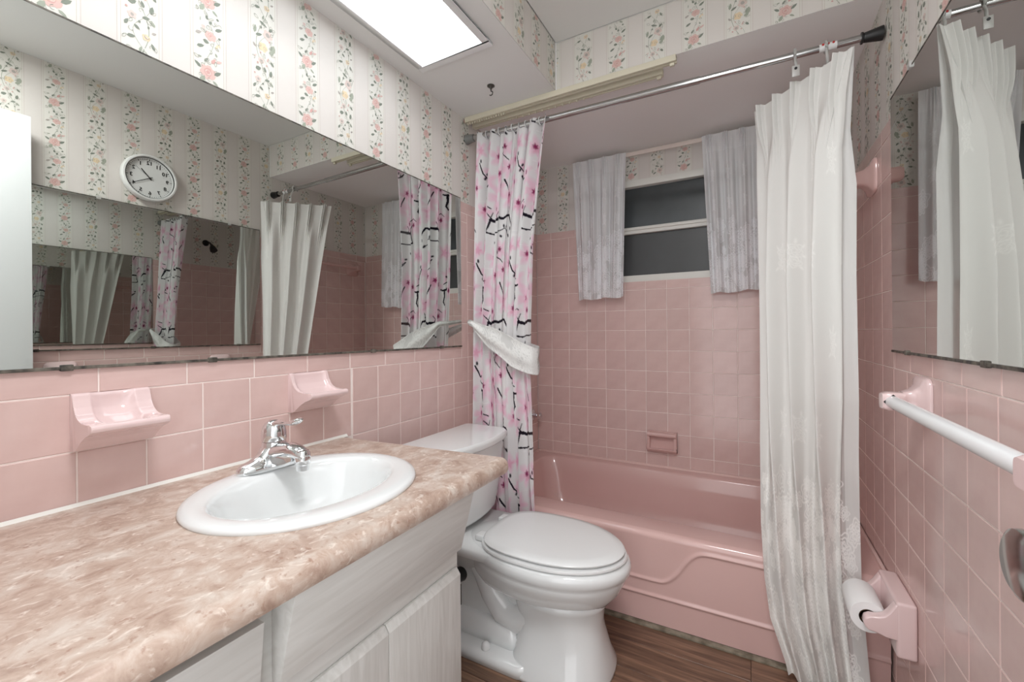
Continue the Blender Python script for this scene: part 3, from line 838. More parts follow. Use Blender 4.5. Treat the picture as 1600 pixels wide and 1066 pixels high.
# rear core
mb.loft([rr(.14, .50, .066, .03, .04), rr(.15, .50, .062, .12, .04), rr(.14, .48, .058, .22, .04), rr(.13, .46, .075, .30, .04)])
# trapway bulges each side
for s_ in (-1, 1):
    yy = TY + s_ * .052
    mb.tube([(.585, yy, .215), (.52, yy, .150), (.46, yy, .118), (.405, yy, .128), (.365, yy, .180), (.335, yy, .240), (.30, yy, .285), (.25, yy, .300), (.20, yy, .28), (.175, yy, .22), (.165, yy, .14), (.16, yy, .05)], [.058, .052, .048, .047, .047, .046, .044, .044, .045, .046, .048, .052], 20, (1, .9), up=(0, 1, 0))
o = T(mb, 'bowl', PORC, t, smooth=True)
mb = MB(); mb.lathe((.375, TY - .122, .033), [(.014, 0), (.0145, .006), (.013, .016), (.008, .022), (.001, .024)], 'z', 20); T(mb, 'bolt_cap', PLASW, t, smooth=True)
mb = MB(); mb.lathe((.375, TY + .122, .033), [(.014, 0), (.0145, .006), (.013, .016), (.008, .022), (.001, .024)], 'z', 20); T(mb, 'bolt_cap', PLASW, t, smooth=True)
mb = MB(); mb.lathe((.268, TY - .101, .238), [(.001, 0), (.022, 0), (.024, -.006), (.018, -.03), (.001, -.03)][::-1], 'y', 20, 1, 1); T(mb, 'black_recess_cap', BLACK, t, smooth=True, angle=.8)  # solid black cap in place of a round hole at the rear
mb = MB(); mb.loft([egg(.345, .784, .160, .3570, bx=.55, pb=3), egg(.335, .795, .169, .3605, bx=.55, pb=3), egg(.333, .797, .170, .364, bx=.55, pb=3), egg(.335, .795, .168, .3685, bx=.55, pb=3), egg(.345, .78, .155, .3705, bx=.55, pb=3)])
T(mb, 'seat', PLASW, t, smooth=True, angle=.9)
mb = MB(); mb.loft([egg(.352, .776, .150, .3715, bx=.55, pb=3.2), egg(.344, .786, .159, .3750, bx=.55, pb=3.2), egg(.342, .789, .1615, .3775, bx=.55, pb=3.2), egg(.342, .790, .162, .3805, bx=.55, pb=3.2), egg(.348, .783, .156, .3865, bx=.55, pb=3.2), egg(.37, .755, .135, .3895, bx=.55, pb=3), egg(.45, .66, .06, .3915, bx=.55)])
T(mb, 'lid', PLASW, t, smooth=True, angle=.9)
for s_ in (-1, 1):
    mb = MB(); mb.box(.318, .352, TY + s_ * .075 - .02, TY + s_ * .075 + .02, .3565, .378); T(mb, 'hinge', PLASW, t, bevel=.006, segs=3)
def bow(x0, x1, hw, z, bulge=.035, n=14, r=.02):
    """tank outline: flat back, bowed front"""
    pts = []
    for k in range(n + 1):
        v_ = -1 + 2 * k / n; pts.append((x1 - bulge * v_ * v_ - (0.018 if abs(v_) == 1 else 0), TY + hw * v_, z))
    pts += [(x0 + .012, TY + hw, z), (x0, TY + hw - .012, z), (x0, TY - hw + .012, z), (x0 + .012, TY - hw, z)]
    return pts
mb = MB(); mb.loft([bow(.115, .262, .15, .372, .03), bow(.105, .277, .165, .385, .03), bow(.095, .298, .183, .52, .034), bow(.088, .305, .190, .642, .035)])
T(mb, 'tank', PORC, t, bevel=.012, segs=4)
mb = MB(); mb.loft([bow(.085, .314, .198, .640, .037), bow(.080, .321, .204, .646, .038), bow(.080, .321, .204, .662, .038), bow(.086, .315, .198, .671, .037)])
T(mb, 'tank_lid', PORC, t, bevel=.005, segs=3)
mb = MB(); mb.tube([(.30, TY - .15, .60), (.325, TY - .15, .60), (.330, TY - .11, .592)], [.008, .007, .006], 12); T(mb, 'flush_lever', CHROME, t, smooth=True)

# ---------------------------------------------------------------- bathtub
t = thing('bathtub', (W / 2, 1.95, 0), 'pink alcove bathtub with a ribbed apron under the window', 'bathtub')
RZ = 0.335; YF = 1.578
def rib(x):  # upper rib height along x
    pts = [(-1, .165), (.850, .163), (.878, .170), (.945, .285), (.975, .297), (1.02, .297), (2, .292)]
    return np.interp(x, [p[0] for p in pts], [p[1] for p in pts])
xs = np.linspace(0.004, W - .004, 260); zs = np.concatenate([np.linspace(0.008, .31, 110), np.linspace(.312, RZ, 14)])
X_, Z_ = np.meshgrid(xs, zs, indexing='ij')
yf = YF + .004 - .010 * (Z_ / RZ)
xk = np.convolve(np.pad(rib(xs), 6, 'edge'), np.ones(13) / 13, 'valid')[:, None]
slope = np.abs(np.gradient(xk[:, 0], xs))[:, None]
wdt = .0055 * np.sqrt(1 + slope ** 2)
yf -= .006 * np.exp(-((Z_ - xk) / wdt) ** 2)
yf -= .006 * np.exp(-((Z_ - .108) / .0055) ** 2)
yf += .004 / (1 + np.exp((xk - Z_) / -.004)) * 0
rr_ = .022
yf += np.where(Z_ > RZ - rr_, rr_ - np.sqrt(np.maximum(rr_ ** 2 - (Z_ - RZ + rr_) ** 2, 0)), 0) * 1.0
P = np.stack([X_, yf, Z_], -1)
me = grid_mesh('apron', P, flip=False)
bm = bmesh.new(); bm.from_mesh(me)
bm.to_mesh(me); bm.free(); me.materials.append(TUBM)
o = link('apron', me, None, t); o.location = -Vector(t.location)
# rim and basin
def rrect(x0, x1, y0, y1, z, r, n=14, per=20):
    """rounded rectangle with matched sample count"""
    pts = []
    C = ((x1 - r, y1 - r, 0), (x0 + r, y1 - r, PI / 2), (x0 + r, y0 + r, PI), (x1 - r, y0 + r, 1.5 * PI))
    for i, (cx_, cy_, a0) in enumerate(C):
        for k in range(n): a = a0 + k / (n - 1) * PI / 2; pts.append((cx_ + r * math.cos(a), cy_ + r * math.sin(a), z))
        nx = C[(i + 1) % 4]; p0 = pts[-1]; a = nx[2]; p1 = (nx[0] + r * math.cos(a), nx[1] + r * math.sin(a), z)
        for k in range(1, per): u = k / per; pts.append((p0[0] + (p1[0] - p0[0]) * u, p0[1] + (p1[1] - p0[1]) * u, z))
    return pts
yr = YF - .006 + rr_
mb = MB()
mb.loft([rrect(.004, W - .004, yr, YB - .003, RZ, .002), rrect(.075, W - .075, yr + .092, YB - .060, RZ, .075), rrect(.080, W - .080, yr + .097, YB - .066, RZ - .002, .075), rrect(.085, W - .086, yr + .101, YB - .072, RZ - .009, .078),
         rrect(.105, W - .115, yr + .106, YB - .082, RZ - .08, .085), rrect(.125, W - .16, yr + .115, YB - .10, RZ - .18, .09), rrect(.15, W - .22, yr + .135, YB - .12, RZ - .255, .10), rrect(.20, W - .30, yr + .17, YB - .17, RZ - .285, .10), rrect(.45, W - .6, yr + .27, YB - .27, RZ - .29, .05)], False, True)
for a in range(1): pass
T(mb, 'basin', TUBM, t, smooth=True, angle=1.2)
# flange / bead against the tile
mb = MB(); mb.box(.004, W - .004, YB - .012, YB - .002, RZ - .003, RZ + .010); mb.box(.002, .012, yr, YB - .002, RZ - .003, RZ + .010); mb.box(W - .012, W - .002, yr, YB - .002, RZ - .003, RZ + .010)
T(mb, 'caulk_bead', mat('pinkish_caulk', srgb(226, 196, 190), .5), t, bevel=.003)
mb = MB(); mb.lathe((.110, 1.99, .245), [(.001, .012), (.030, .012), (.034, .004), (.034, -.01), (.001, -.01)], 'x', 24); T(mb, 'overflow_plate', CHROME, t, smooth=True, angle=.8)

# tub valve, spout and shower head on the faucet wall
t = thing('tub_valve', (0, 2.27, .56), 'chrome tub valve handle on the tile wall behind the floral curtain', 'valve')
mb = MB(); mb.lathe((0, 0, 0), [(.035, .0), (.034, .005), (.018, .012), (.012, .03), (.017, .036), (.019, .052), (.014, .058), (.001, .059)], 'x', 24); mb.obj('handle', CHROME, t, smooth=True, angle=.8)
t = thing('wall_shower', (0, 1.94, 1.83), 'black shower head on the faucet wall, seen in the mirrors', 'shower head')
mb = MB(); mb.lathe((0, 0, 0), [(.026, .0), (.025, .004), (.010, .008), (.001, .0085)], 'x', 20); mb.tube([(.006, 0, 0), (.04, 0, .004), (.07, 0, -.008), (.095, 0, -.03)], .0075, 12); mb.obj('arm', BLACK, t, smooth=True, angle=.8)
mb = MB(); mb.tube([(.092, 0, -.026), (.100, 0, -.036), (.112, 0, -.055), (.128, 0, -.078)], [.011, .014, .024, .027], 20); mb.obj('head', BLACK, t, smooth=True, angle=.8)

# recessed soap dish with handle on the window wall
t = thing('tub_soap_dish', (0.720, YB, .418), 'pink ceramic soap dish with grab bar above the tub', 'soap dish')
hw = .073; H = .106
mb = MB()
mb.box(-hw, hw, -.010, -.0002, 0, H)
T2 = mb
mb.prism([(-.0002, 0), (-.030, .004), (-.040, .014), (-.040, .020), (-.028, .020), (-.012, .014), (-.0002, .014)], 'x', -hw, hw)
for s_ in (-1, 1):
    a, b = (s_ * hw, s_ * (hw - .014)); a, b = min(a, b), max(a, b)
    mb.prism([(-.0002, 0), (-.034, .006), (-.040, .02), (-.036, .06), (-.040, .090), (-.034, .104), (-.0002, H)], 'x', a, b)
mb.obj('body', CERAM if False else TUBM, t, bevel=.0035, segs=3)
mb = MB(); mb.tube([(-hw + .002, -.034, .092), (hw - .002, -.034, .092)], .0115, 14, (1, 1)); mb.obj('grab_bar', TUBM, t, smooth=True, angle=.8)

# ---------------------------------------------------------------- towel bars (ceramic posts)
def post(t, y0, y1, z0, z1, xo, yb_, zb, m, r=.021):
    """wall plate that flows out to a block holding the bar"""
    cy_, cz_ = (y0 + y1) / 2, (z0 + z1) / 2
    hy, hz = (y1 - y0) / 2, (z1 - z0) / 2
    mb = MB(); rings = []
    for (d, sy, sz, cy2, cz2) in [(0.0005, hy, hz, cy_, cz_), (.006, hy, hz, cy_, cz_), (.010, hy * .93, hz * .93, cy_, cz_), (.016, hy * .66, hz * .66, (cy_ * 2 + yb_) / 3, (cz_ * 2 + zb) / 3), (.028, hy * .48, hz * .48, (cy_ + yb_) / 2, (cz_ + zb) / 2),
                                  (.045, r * 1.02, r * 1.02, (cy_ + 3 * yb_) / 4, (cz_ + 3 * zb) / 4), (xo - r * .9, r, r, yb_, zb), (xo + r * .5, r, r, yb_, zb), (xo + r * .95, r * .8, r * .8, yb_, zb)]:
        n = 32; ring = []
        for k in range(n):
            a = 2 * PI * k / n; c, s_ = math.cos(a), math.sin(a); p = 5
            ring.append((W - d, cy2 + sy * math.copysign(abs(c) ** (2 / p), c), cz2 + sz * math.copysign(abs(s_) ** (2 / p), s_)))
        rings.append(ring)
    mb.loft(rings); T(mb, 'post', m, t, smooth=True, angle=1.0)

t = thing('towel_bar', (W, 0.99, .875), 'white towel bar on pink ceramic posts below the right mirror', 'towel bar')
post(t, 1.252, 1.362, .833, .940, .062, 1.285, .884, CERAM); post(t, .618, .728, .833, .940, .062, .695, .886, CERAM)
mb = MB(); mb.tube([(W - .064, .700, .886), (W - .064, 1.282, .884)], .0140, 24); T(mb, 'bar', mat('white_acrylic_bar', srgb(232, 234, 236), .18), t, smooth=True, angle=.8)
mb = MB(); mb.tube([(W - .064, 1.2635, .884), (W - .064, 1.2655, .884)], .0175, 4); T(mb, 'socket_gap', BLACK, t)
t = thing('shower_towel_bar', (W, 1.98, 1.47), 'pink ceramic towel bar high on the right wall inside the tub alcove', 'towel bar')
post(t, 1.695, 1.805, 1.475, 1.583, .062, 1.750, 1.529, TUBM); post(t, 2.165, 2.275, 1.475, 1.583, .062, 2.22, 1.529, TUBM)
mb = MB(); mb.tube([(W - .064, 1.75, 1.529), (W - .064, 2.22, 1.529)], .0115, 16); T(mb, 'bar', TUBM, t, smooth=True, angle=.8)

# toilet paper holder
t = thing('paper_holder', (W, 1.43, .30), 'pink ceramic toilet paper holder low on the right wall', 'paper holder')
py0, py1 = 1.362, 1.535; hz0, hz1 = .250, .385
mb = MB(); mb.box(W - .040, W - .0005, py0, py1, hz0, hz1); T(mb, 'back_block', CERAM, t, bevel=.007, segs=3)
for (a, b) in ((py0 + .001, py0 + .026), (py1 - .026, py1 - .001)):
    mb = MB()
    pr = [(W - .034, .290), (W - .060, .292), (W - .078, .298), (W - .093, .300), (W - .101, .308), (W - .103, .318), (W - .100, .330), (W - .090, .336), (W - .074, .338), (W - .062, .344), (W - .052, .358), (W - .042, .376), (W - .034, .380)]
    mb.prism(pr, 'y', a, b); T(mb, 'arm', CERAM, t, bevel=.006, segs=3)
RX, RZZ = W - .088, .318
t = thing('toilet_roll', (RX, (py0 + py1) / 2, RZZ), 'small white toilet paper roll in the pink ceramic holder', 'toilet paper')
n = 40; ya, yb2 = py0 + .0275, py1 - .0275
mb = MB(); mb.lathe((0, ya - t.location.y, 0), [(.020, 0), (.038, 0), (.0392, .002), (.0392, yb2 - ya - .002), (.038, yb2 - ya), (.020, yb2 - ya)], 'y', n)
mb.f = [f for f in mb.f if len(f) < 20]
mb.mi = [0] * len(mb.f)
mb.obj('paper', PAPER, t, smooth=True, angle=.8)
mb = MB(); mb.lathe((0, ya - t.location.y, 0), [(.0200, 0), (.0200, yb2 - ya)], 'y', n); mb.lathe((0, ya - t.location.y, 0), [(.0185, 0), (.0185, yb2 - ya)], 'y', n)
mb.f = [f for f in mb.f if len(f) < 20]; mb.mi = [0] * len(mb.f)
mb.obj('core', CARD, t, smooth=True)

# ---------------------------------------------------------------- curtain track, shower rod
t = thing('curtain_track', (.45, 1.63, ZS), 'cream double curtain track fixed to the bulkhead edge', 'curtain track')
for (yy, x1) in ((1.612, .905), (1.672, .850)):
    mb = MB()
    pr = [(yy - .013, ZS - .0005), (yy + .013, ZS - .0005), (yy + .013, ZS - .023), (yy + .004, ZS - .023), (yy + .004, ZS - .017), (yy - .004, ZS - .017), (yy - .004, ZS - .023), (yy - .013, ZS - .023)]
    mb.prism([(p[0], p[1]) for p in pr], 'x', 0.004, x1); T(mb, 'rail', TRACKM, t, bevel=.0008, segs=1)
    mb = MB(); mb.box(x1 - .022, x1 - .006, yy - .0055, yy + .0055, ZS - .034, ZS - .0235); T(mb, 'end_stop', TRACKM, t, bevel=.002)
    for k in range(16 if yy < 1.65 else 13):
        x = .012 + .0125 * k if yy < 1.65 else .20 + .031 * k
        mb = MB(); mb.box(x, x + .005, yy - .0028, yy + .0028, ZS - .031, ZS - .0175); T(mb, 'carrier', TRACKM, t)
RODY, RZ0, RZ1 = 1.622, 1.930, 1.912
rz = lambda x: RZ0 + (RZ1 - RZ0) * x / W
t = thing('shower_rod', (W / 2, RODY, rz(W / 2)), 'chrome tension shower rod across the tub', 'shower rod')
mb = MB(); mb.tube([(.02, RODY, rz(.02)), (.98, RODY, rz(.98))], .0125, 20); T(mb, 'outer_tube', RODC, t, smooth=True, angle=.8)
mb = MB(); mb.tube([(.97, RODY, rz(.97)), (W - .05, RODY, rz(W - .05))], .0105, 20); T(mb, 'inner_tube', RODC, t, smooth=True, angle=.8)
mb = MB(); mb.lathe((0.0005, RODY, rz(0)), [(.022, 0), (.021, .004), (.017, .03), (.0165, .04), (.001, .04)], 'x', 20); T(mb, 'end_cap', GREYP, t, smooth=True, angle=.8)['label'] = 'grey plastic end cap at the left wall'
mb = MB(); mb.lathe((W - .0005, RODY, rz(W)), [(.020, 0), (.020, -.004), (.0135, -.045), (.0165, -.047), (.0165, -.051), (.001, -.051)], 'x', 20); T(mb, 'end_cap', BLACK, t, smooth=True, angle=.8)['label'] = 'black rubber end cap at the right wall'
mb = MB(); mb.tube([(1.318, RODY, rz(1.31)), (1.362, RODY, rz(1.36))], .0112, 20); stk = T(mb, 'sticker', PLASW, t, smooth=True, angle=.8)
for k in range(3):
    mb = MB(); mb.lathe((1.327 + k * .013, RODY - .0103, rz(1.33) + .0045), [(.0035, 0), (.0035, -.0012), (.0005, -.0012)], 'y', 10); T(mb, 'red_mark', RED, t).parent = stk

# ---------------------------------------------------------------- cloth
def cloth(name, P, C, m, parent, flip=False):
    me = grid_mesh(name, P, flip=flip); color_attr(me, C); me.materials.append(m)
    return link(name, me, None, parent)

def paint_seg(C, S, T_, p0, p1, w0, w1, col, a=1.0, soft=.0008):
    x0, y0 = p0; x1, y1 = p1; mw = max(w0, w1) + soft * 3
    m = (S > min(x0, x1) - mw) & (S < max(x0, x1) + mw) & (T_ > min(y0, y1) - mw) & (T_ < max(y0, y1) + mw)
    if not m.any(): return
    s_, t_ = S[m], T_[m]; dx, dy = x1 - x0, y1 - y0; L2 = dx * dx + dy * dy + 1e-12
    u = np.clip(((s_ - x0) * dx + (t_ - y0) * dy) / L2, 0, 1)
    d = np.hypot(s_ - x0 - u * dx, t_ - y0 - u * dy); w = w0 + (w1 - w0) * u
    k = np.clip((w - d) / soft + .5, 0, 1)[:, None] * a
    c = C[m]; c[:, :3] = c[:, :3] * (1 - k) + np.array(col[:3]) * k; C[m] = c

def paint_blob(C, S, T_, c0, r, col, a, seed=0, petals=5):
    x, y = c0; m = (np.abs(S - x) < r * 1.7) & (np.abs(T_ - y) < r * 1.7)
    if not m.any(): return
    s_, t_ = S[m] - x, T_[m] - y
    d = np.hypot(s_, t_); th = np.arctan2(t_, s_)
    rad = r * (1 + .20 * np.cos(petals * th + seed) + .08 * np.cos(9 * th + seed * 2))
    k = (np.clip((rad - d) / (r * .55), 0, 1) ** .8)[:, None] * a
    c = C[m]; c[:, :3] = c[:, :3] * (1 - k) + np.array(col[:3]) * k; C[m] = c

PINKL, PINKM, MAG, INKB = srgb(238, 196, 216), srgb(224, 150, 182), srgb(140, 48, 92), srgb(38, 34, 44)
def blossom_print(S, T_, wtot, height):
    C = np.ones(S.shape + (4,)) * np.array([0.80, 0.80, 0.805, 1.0])
    # slub lines woven across
    R = np.random.RandomState(3)
    for k in range(130):
        t0 = R.rand() * height; s0 = R.rand() * wtot; l = .03 + R.rand() * .12
        paint_seg(C, S, T_, (s0, t0), (s0 + l, t0 + R.randn() * .001), .0009, .0006, (.90, .90, .90), .8)
    TW, THt = .46, .445
    for i in range(-1, int(wtot / TW) + 2):
        for j in range(-1, int(height / THt) + 2):
            ox, oy = i * TW + .20, j * THt + .065
            o_ = lambda x, y: (ox + x, oy + y)
            def line(pts, w0, w1, col=INKB, a=1.0):
                n_ = len(pts) - 1
                for q in range(n_):
                    paint_seg(C, S, T_, o_(*pts[q]), o_(*pts[q + 1]), 1.3 * (w0 + (w1 - w0) * q / n_), 1.3 * (w0 + (w1 - w0) * (q + 1) / n_), col, a)
            B = [(.03, .10, .050), (.12, .13, .045), (.20, .09, .048), (.27, .15, .040), (.08, .20, .045), (.17, .22, .042), (.25, .25, .045), (-.03, .17, .04), (.02, .28, .04), (-.05, .03, .045), (.33, .05, .035), (.06, .04, .04), (.30, .32, .035), (.15, .31, .04), (-.08, .33, .035), (.36, .22, .035)]
            for q, (x, y, r) in enumerate(B):
                paint_blob(C, S, T_, o_(x, y), r * 1.15, PINKL, .75, q + j)
            for q, (x, y, r) in enumerate(B):
                if q % 2 == 0: paint_blob(C, S, T_, o_(x + .006, y - .004), r * .55, PINKM, .55, q * 2)
            line([(-.01, .0), (.03, -.008), (.07, .002), (.11, .004), (.16, .002), (.20, .014)], .0052, .0042)
            line([(.20, .014), (.225, .012), (.245, -.02), (.275, -.048)], .0040, .0020)
            line([(-.01, .0), (-.02, -.03), (-.035, -.055), (.01, -.062), (.07, -.055), (.13, -.055)], .0036, .0018)
            line([(.13, -.055), (.17, -.042), (.21, -.06), (.235, -.085)], .0018, .0012)
            line([(.0, .0), (-.02, .02), (-.038, .034)], .0022, .0014); line([(-.008, .014), (.0, .034)], .0018, .0012)
            line([(.08, .002), (.072, .02), (.085, .036)], .0020, .0012); line([(.212, .016), (.218, .05)], .0018, .001)
            for (x, y) in [(.165, -.032), (.188, -.036), (.20, -.052), (.15, -.075), (.23, -.078), (.05, -.085), (.245, -.05), (.06, -.10)]:
                paint_blob(C, S, T_, o_(x, y), .0085, INKB, 1.0, x * 90, 2)
            line([(.30, .26), (.315, .235), (.325, .215), (.350, .195), (.385, .180)], .0030, .0018)
            for (x, y) in [(.345, .218), (.335, .196), (.365, .215), (.31, .27)]: paint_blob(C, S, T_, o_(x, y), .0085, INKB, 1, x * 50, 2)
            line([(-.11, .17), (-.095, .155), (-.07, .152), (-.06, .155)], .0048, .0026); line([(-.082, .150), (-.085, .125), (-.078, .10), (-.088, .085)], .0045, .003)
            line([(.10, .30), (.12, .28), (.15, .272), (.17, .255)], .0026, .0014); line([(.12, .28), (.118, .30)], .0018, .001)
            for (x, y) in [(.098, .315), (.13, .30), (.112, .288)]: paint_blob(C, S, T_, o_(x, y), .0075, INKB, 1, x * 70, 2)
            line([(-.01, .05), (-.05, .065), (-.07, .05)], .002, .001); line([(.155, .17), (.17, .145), (.185, .12)], .0032, .0016); line([(.10, .18), (.115, .15), (.12, .13)], .0026, .0014)
            for q, (x, y) in enumerate([(.03, .10), (.205, .105), (.08, .205), (.175, .225), (.255, .245), (-.04, .18), (-.05, .035), (.275, .15), (.02, .285), (.335, .06), (.06, .05), (.145, .315)]):
                for a_ in range(5):
                    th = a_ * 1.257 + q
                    paint_seg(C, S, T_, o_(x, y), o_(x + .010 * math.cos(th), y + .012 * math.sin(th)), .0030, .0020, MAG, .7)
                paint_blob(C, S, T_, o_(x + .002, y - .002), .0115, MAG, .95, q)
    return C

def rose_mask(S, T_, cx_, cy_, r, seed):
    """embroidered rose outline -> 0..1"""
    M = np.zeros(S.shape)
    m = (np.abs(S - cx_) < r * 1.6) & (np.abs(T_ - cy_) < r * 2.3)
    if not m.any(): return M
    s_, t_ = S[m] - cx_, T_[m] - cy_
    v = np.zeros(s_.shape)
    for (ox, oy, rr2) in ((0, .55 * r, r * .62), (0, -.6 * r, r * .55)):
        d = np.hypot(s_ - ox, t_ - oy); th = np.arctan2(t_ - oy, s_ - ox)
        for q in (1.0, .66, .34):
            rad = rr2 * q * (1 + .15 * np.cos(5 * th + seed + q * 4))
            v = np.maximum(v, np.clip(1 - np.abs(d - rad) / .0026, 0, 1))
    for (ox, oy, a) in ((.7 * r, r * .9, .8), (-.6 * r, r * 1.15, 2.1), (.75 * r, -.1 * r, -.4), (-.75 * r, -1.1 * r, -2.4), (.5 * r, -1.25 * r, -.9), (.1 * r, 1.5 * r, 1.5)):
        c, s2 = math.cos(a), math.sin(a); x = (s_ - ox) * c + (t_ - oy) * s2; y = -(s_ - ox) * s2 + (t_ - oy) * c
        e = np.sqrt((x / (r * .36)) ** 2 + (y / (r * .15)) ** 2)
        v = np.maximum(v, np.clip(1.2 - e, 0, 1))
    M[m] = v
    return M

def lace(S, T_, dense_below, base_alpha, roses, seed=0, gain=.1):
    """white cloth: colour + weave closure, with embroidered roses and a dense lace hem"""
    C = np.zeros(S.shape + (4,)); 
    M = np.zeros(S.shape)
    for k, (x, y, r) in enumerate(roses): M = np.maximum(M, rose_mask(S, T_, x, y, r, seed + k))
    R = np.random.RandomState(seed + 5)
    smax = S.max()
    D = np.clip((dense_below - T_) / .06 + .5 + .35 * np.sin(S * 40), 0, 1)
    N = int(smax * max(dense_below, .01) * 420)
    for k in range(N):
        x, y = R.rand() * smax, R.rand() * dense_below; r = .018 + R.rand() * .022
        m = (np.abs(S - x) < r * 1.3) & (np.abs(T_ - y) < r * 1.3)
        if not m.any(): continue
        d = np.hypot(S[m] - x, T_[m] - y); th = np.arctan2(T_[m] - y, S[m] - x)
        v = np.zeros(d.shape)
        for q in (1, .62, .3):
            v = np.maximum(v, np.clip(1.3 - np.abs(d - r * q * (1 + .18 * np.cos((5 + k % 3) * th + k))) / .0034, 0, 1))
        M[m] = np.maximum(M[m], v)
    base = np.where(D > .5, base_alpha - .02, base_alpha)
    A = np.clip(base + (1 - base) * M, 0, 1)
    L = .80 - .05 * D + gain * M * (1 + .9 * D)
    C[..., 0] = L; C[..., 1] = L; C[..., 2] = L * .985; C[..., 3] = A
    return C, M

def smooth_noise(n, k, seed):
    R = np.random.RandomState(seed); a = R.randn(k + 3)
    x = np.linspace(0, k, n); i = np.floor(x).astype(int); f = x - i; f = f * f * (3 - 2 * f)
    return a[i] * (1 - f) + a[i + 1] * f

# floral shower curtain, gathered at the left of the rod
def floral():
    ns, nt = 330, 640
    WT, HT = .80, 1.80
    zt, zb2 = 1.937, 0.135
    t = thing('floral_curtain', (.22, 1.58, zb2), 'white shower curtain printed with pink cherry blossoms and black branches', 'curtain')
    u = np.linspace(0, 1, ns)[:, None]; v = np.linspace(0, 1, nt)[None, :]         # v 0 top .. 1 bottom
    z = zt + (zb2 - zt) * v + 0 * u
    h = 1 - v
    zl = z
    xl = np.interp(zl, [.1, .5, .94, 1.2, 1.95], [.115, .095, .074, .070, .070])
    xr = np.interp(zl, [.1, .33, .60, .89, 1.1, 1.4, 1.7, 1.95], [.405, .392, .375, .352, .352, .358, .385, .412])
    yc = np.interp(zl, [.1, .45, .60, 1.0, 1.94], [1.512, 1.516, 1.530, 1.556, 1.620])
    wob = smooth_noise(ns, 9, 5)[:, None] * .010
    uu = np.clip(u + wob * np.sin(PI * u), 0, 1)
    cyc = 5.2
    ph = 2 * PI * cyc * uu + .5 * np.sin(3 * v) + .6
    amp = np.interp(zl, [.1, .5, .9, 1.0, 1.5, 1.95], [.026, .022, .011, .012, .019, .022]) * (.75 + .35 * np.sin(7 * uu + 1)) 
    x = xl + (xr - xl) * uu + .006 * np.sin(2 * ph) * np.sin(PI * u)
    y = yc - amp * np.sin(ph) - .006 * np.sin(2.3 * ph + 4 * v)
    # the free (right) edge hangs flatter
    P = np.stack([x + 0 * z, y + 0 * z, z], -1)
    S = u * WT + 0 * v; T_ = (1 - v) * HT + 0 * u
    C = blossom_print(S, T_, WT, HT)
    C[..., 3] = .985
    C[S > WT - .10, 3] = .90
    P[..., 0] -= t.location.x; P[..., 1] -= t.location.y; P[..., 2] -= t.location.z
    cloth('cloth', P, C, CLOTH, t)
    # plastic rings around the rod
    for k in range(5):
        xx = .11 + k * .065
        mb = MB(); pts = [(xx, RODY + .0155 * math.cos(a), rz(xx) + .0155 * math.sin(a)) for a in [2 * PI * q / 16 for q in range(17)]]
        mb.tube(pts, .0018, 6); T(mb, 'ring', PLASW, t, smooth=True)
floral()

# lace tie-back
def tieback():
    t = thing('curtain_tieback', (0.0, 1.60, 1.09), 'white lace tieback swept across the floral curtain from the left wall', 'tieback')
    pts_t = [(.006, 1.625, 1.106), (.055, 1.540, 1.104), (.091, 1.512, 1.100), (.177, 1.505, 1.078), (.283, 1.505, 1.036), (.372, 1.512, .990), (.388, 1.545, .985), (.372, 1.590, .99), (.25, 1.612, 1.03), (.10, 1.62, 1.08), (.012, 1.636, 1.098)]
    wd = [.012, .018, .028, .090, .122, .112, .105, .085, .07, .04, .016]
    n = len(pts_t); k = np.linspace(0, n - 1, 220)
    pt = np.array(pts_t); 
    C3 = np.stack([np.interp(k, range(n), pt[:, i]) for i in range(3)], -1)
    ker = np.hanning(25); ker /= ker.sum()
    for i in range(3):
        C3[:, i] = np.convolve(np.pad(C3[:, i], 12, 'edge'), ker, 'valid')
    wv = np.interp(k, range(n), wd)
    nv = 40; v = np.linspace(0, 1, nv)
    P = np.zeros((220, nv, 3))
    P[:, :, 0] = C3[:, 0:1]; P[:, :, 1] = C3[:, 1:2] + .004 * np.sin(v * 9)[None, :] - .002 * np.sin(PI * v)[None, :]
    P[:, :, 2] = C3[:, 2:3] - wv[:, None] * v[None, :] + .002 * np.sin(np.linspace(0, 40, 220))[:, None]
    S = (k / (n - 1) * .9)[:, None] + 0 * v[None, :]; T_ = wv[:, None] * (1 - v)[None, :]
    C, M = lace(S, T_, .2, .96, [(.1 + .13 * q, .04, .02) for q in range(7)], 4, gain=.08)
    C[..., :3] *= 1.0
    P -= np.array(t.location)
    me = grid_mesh('band', P); color_attr(me, C); me.materials.append(CLOTH); o = link('band', me, None, t)
    md = o.modifiers.new('solid', 'SOLIDIFY'); md.thickness = .0015
    mb = MB(); mb.lathe((0.0005, 1.632, 1.100), [(.009, 0), (.008, .008), (.004, .012), (.001, .013)], 'x', 14); T(mb, 'hook', PLASW, t, smooth=True)
tieback()

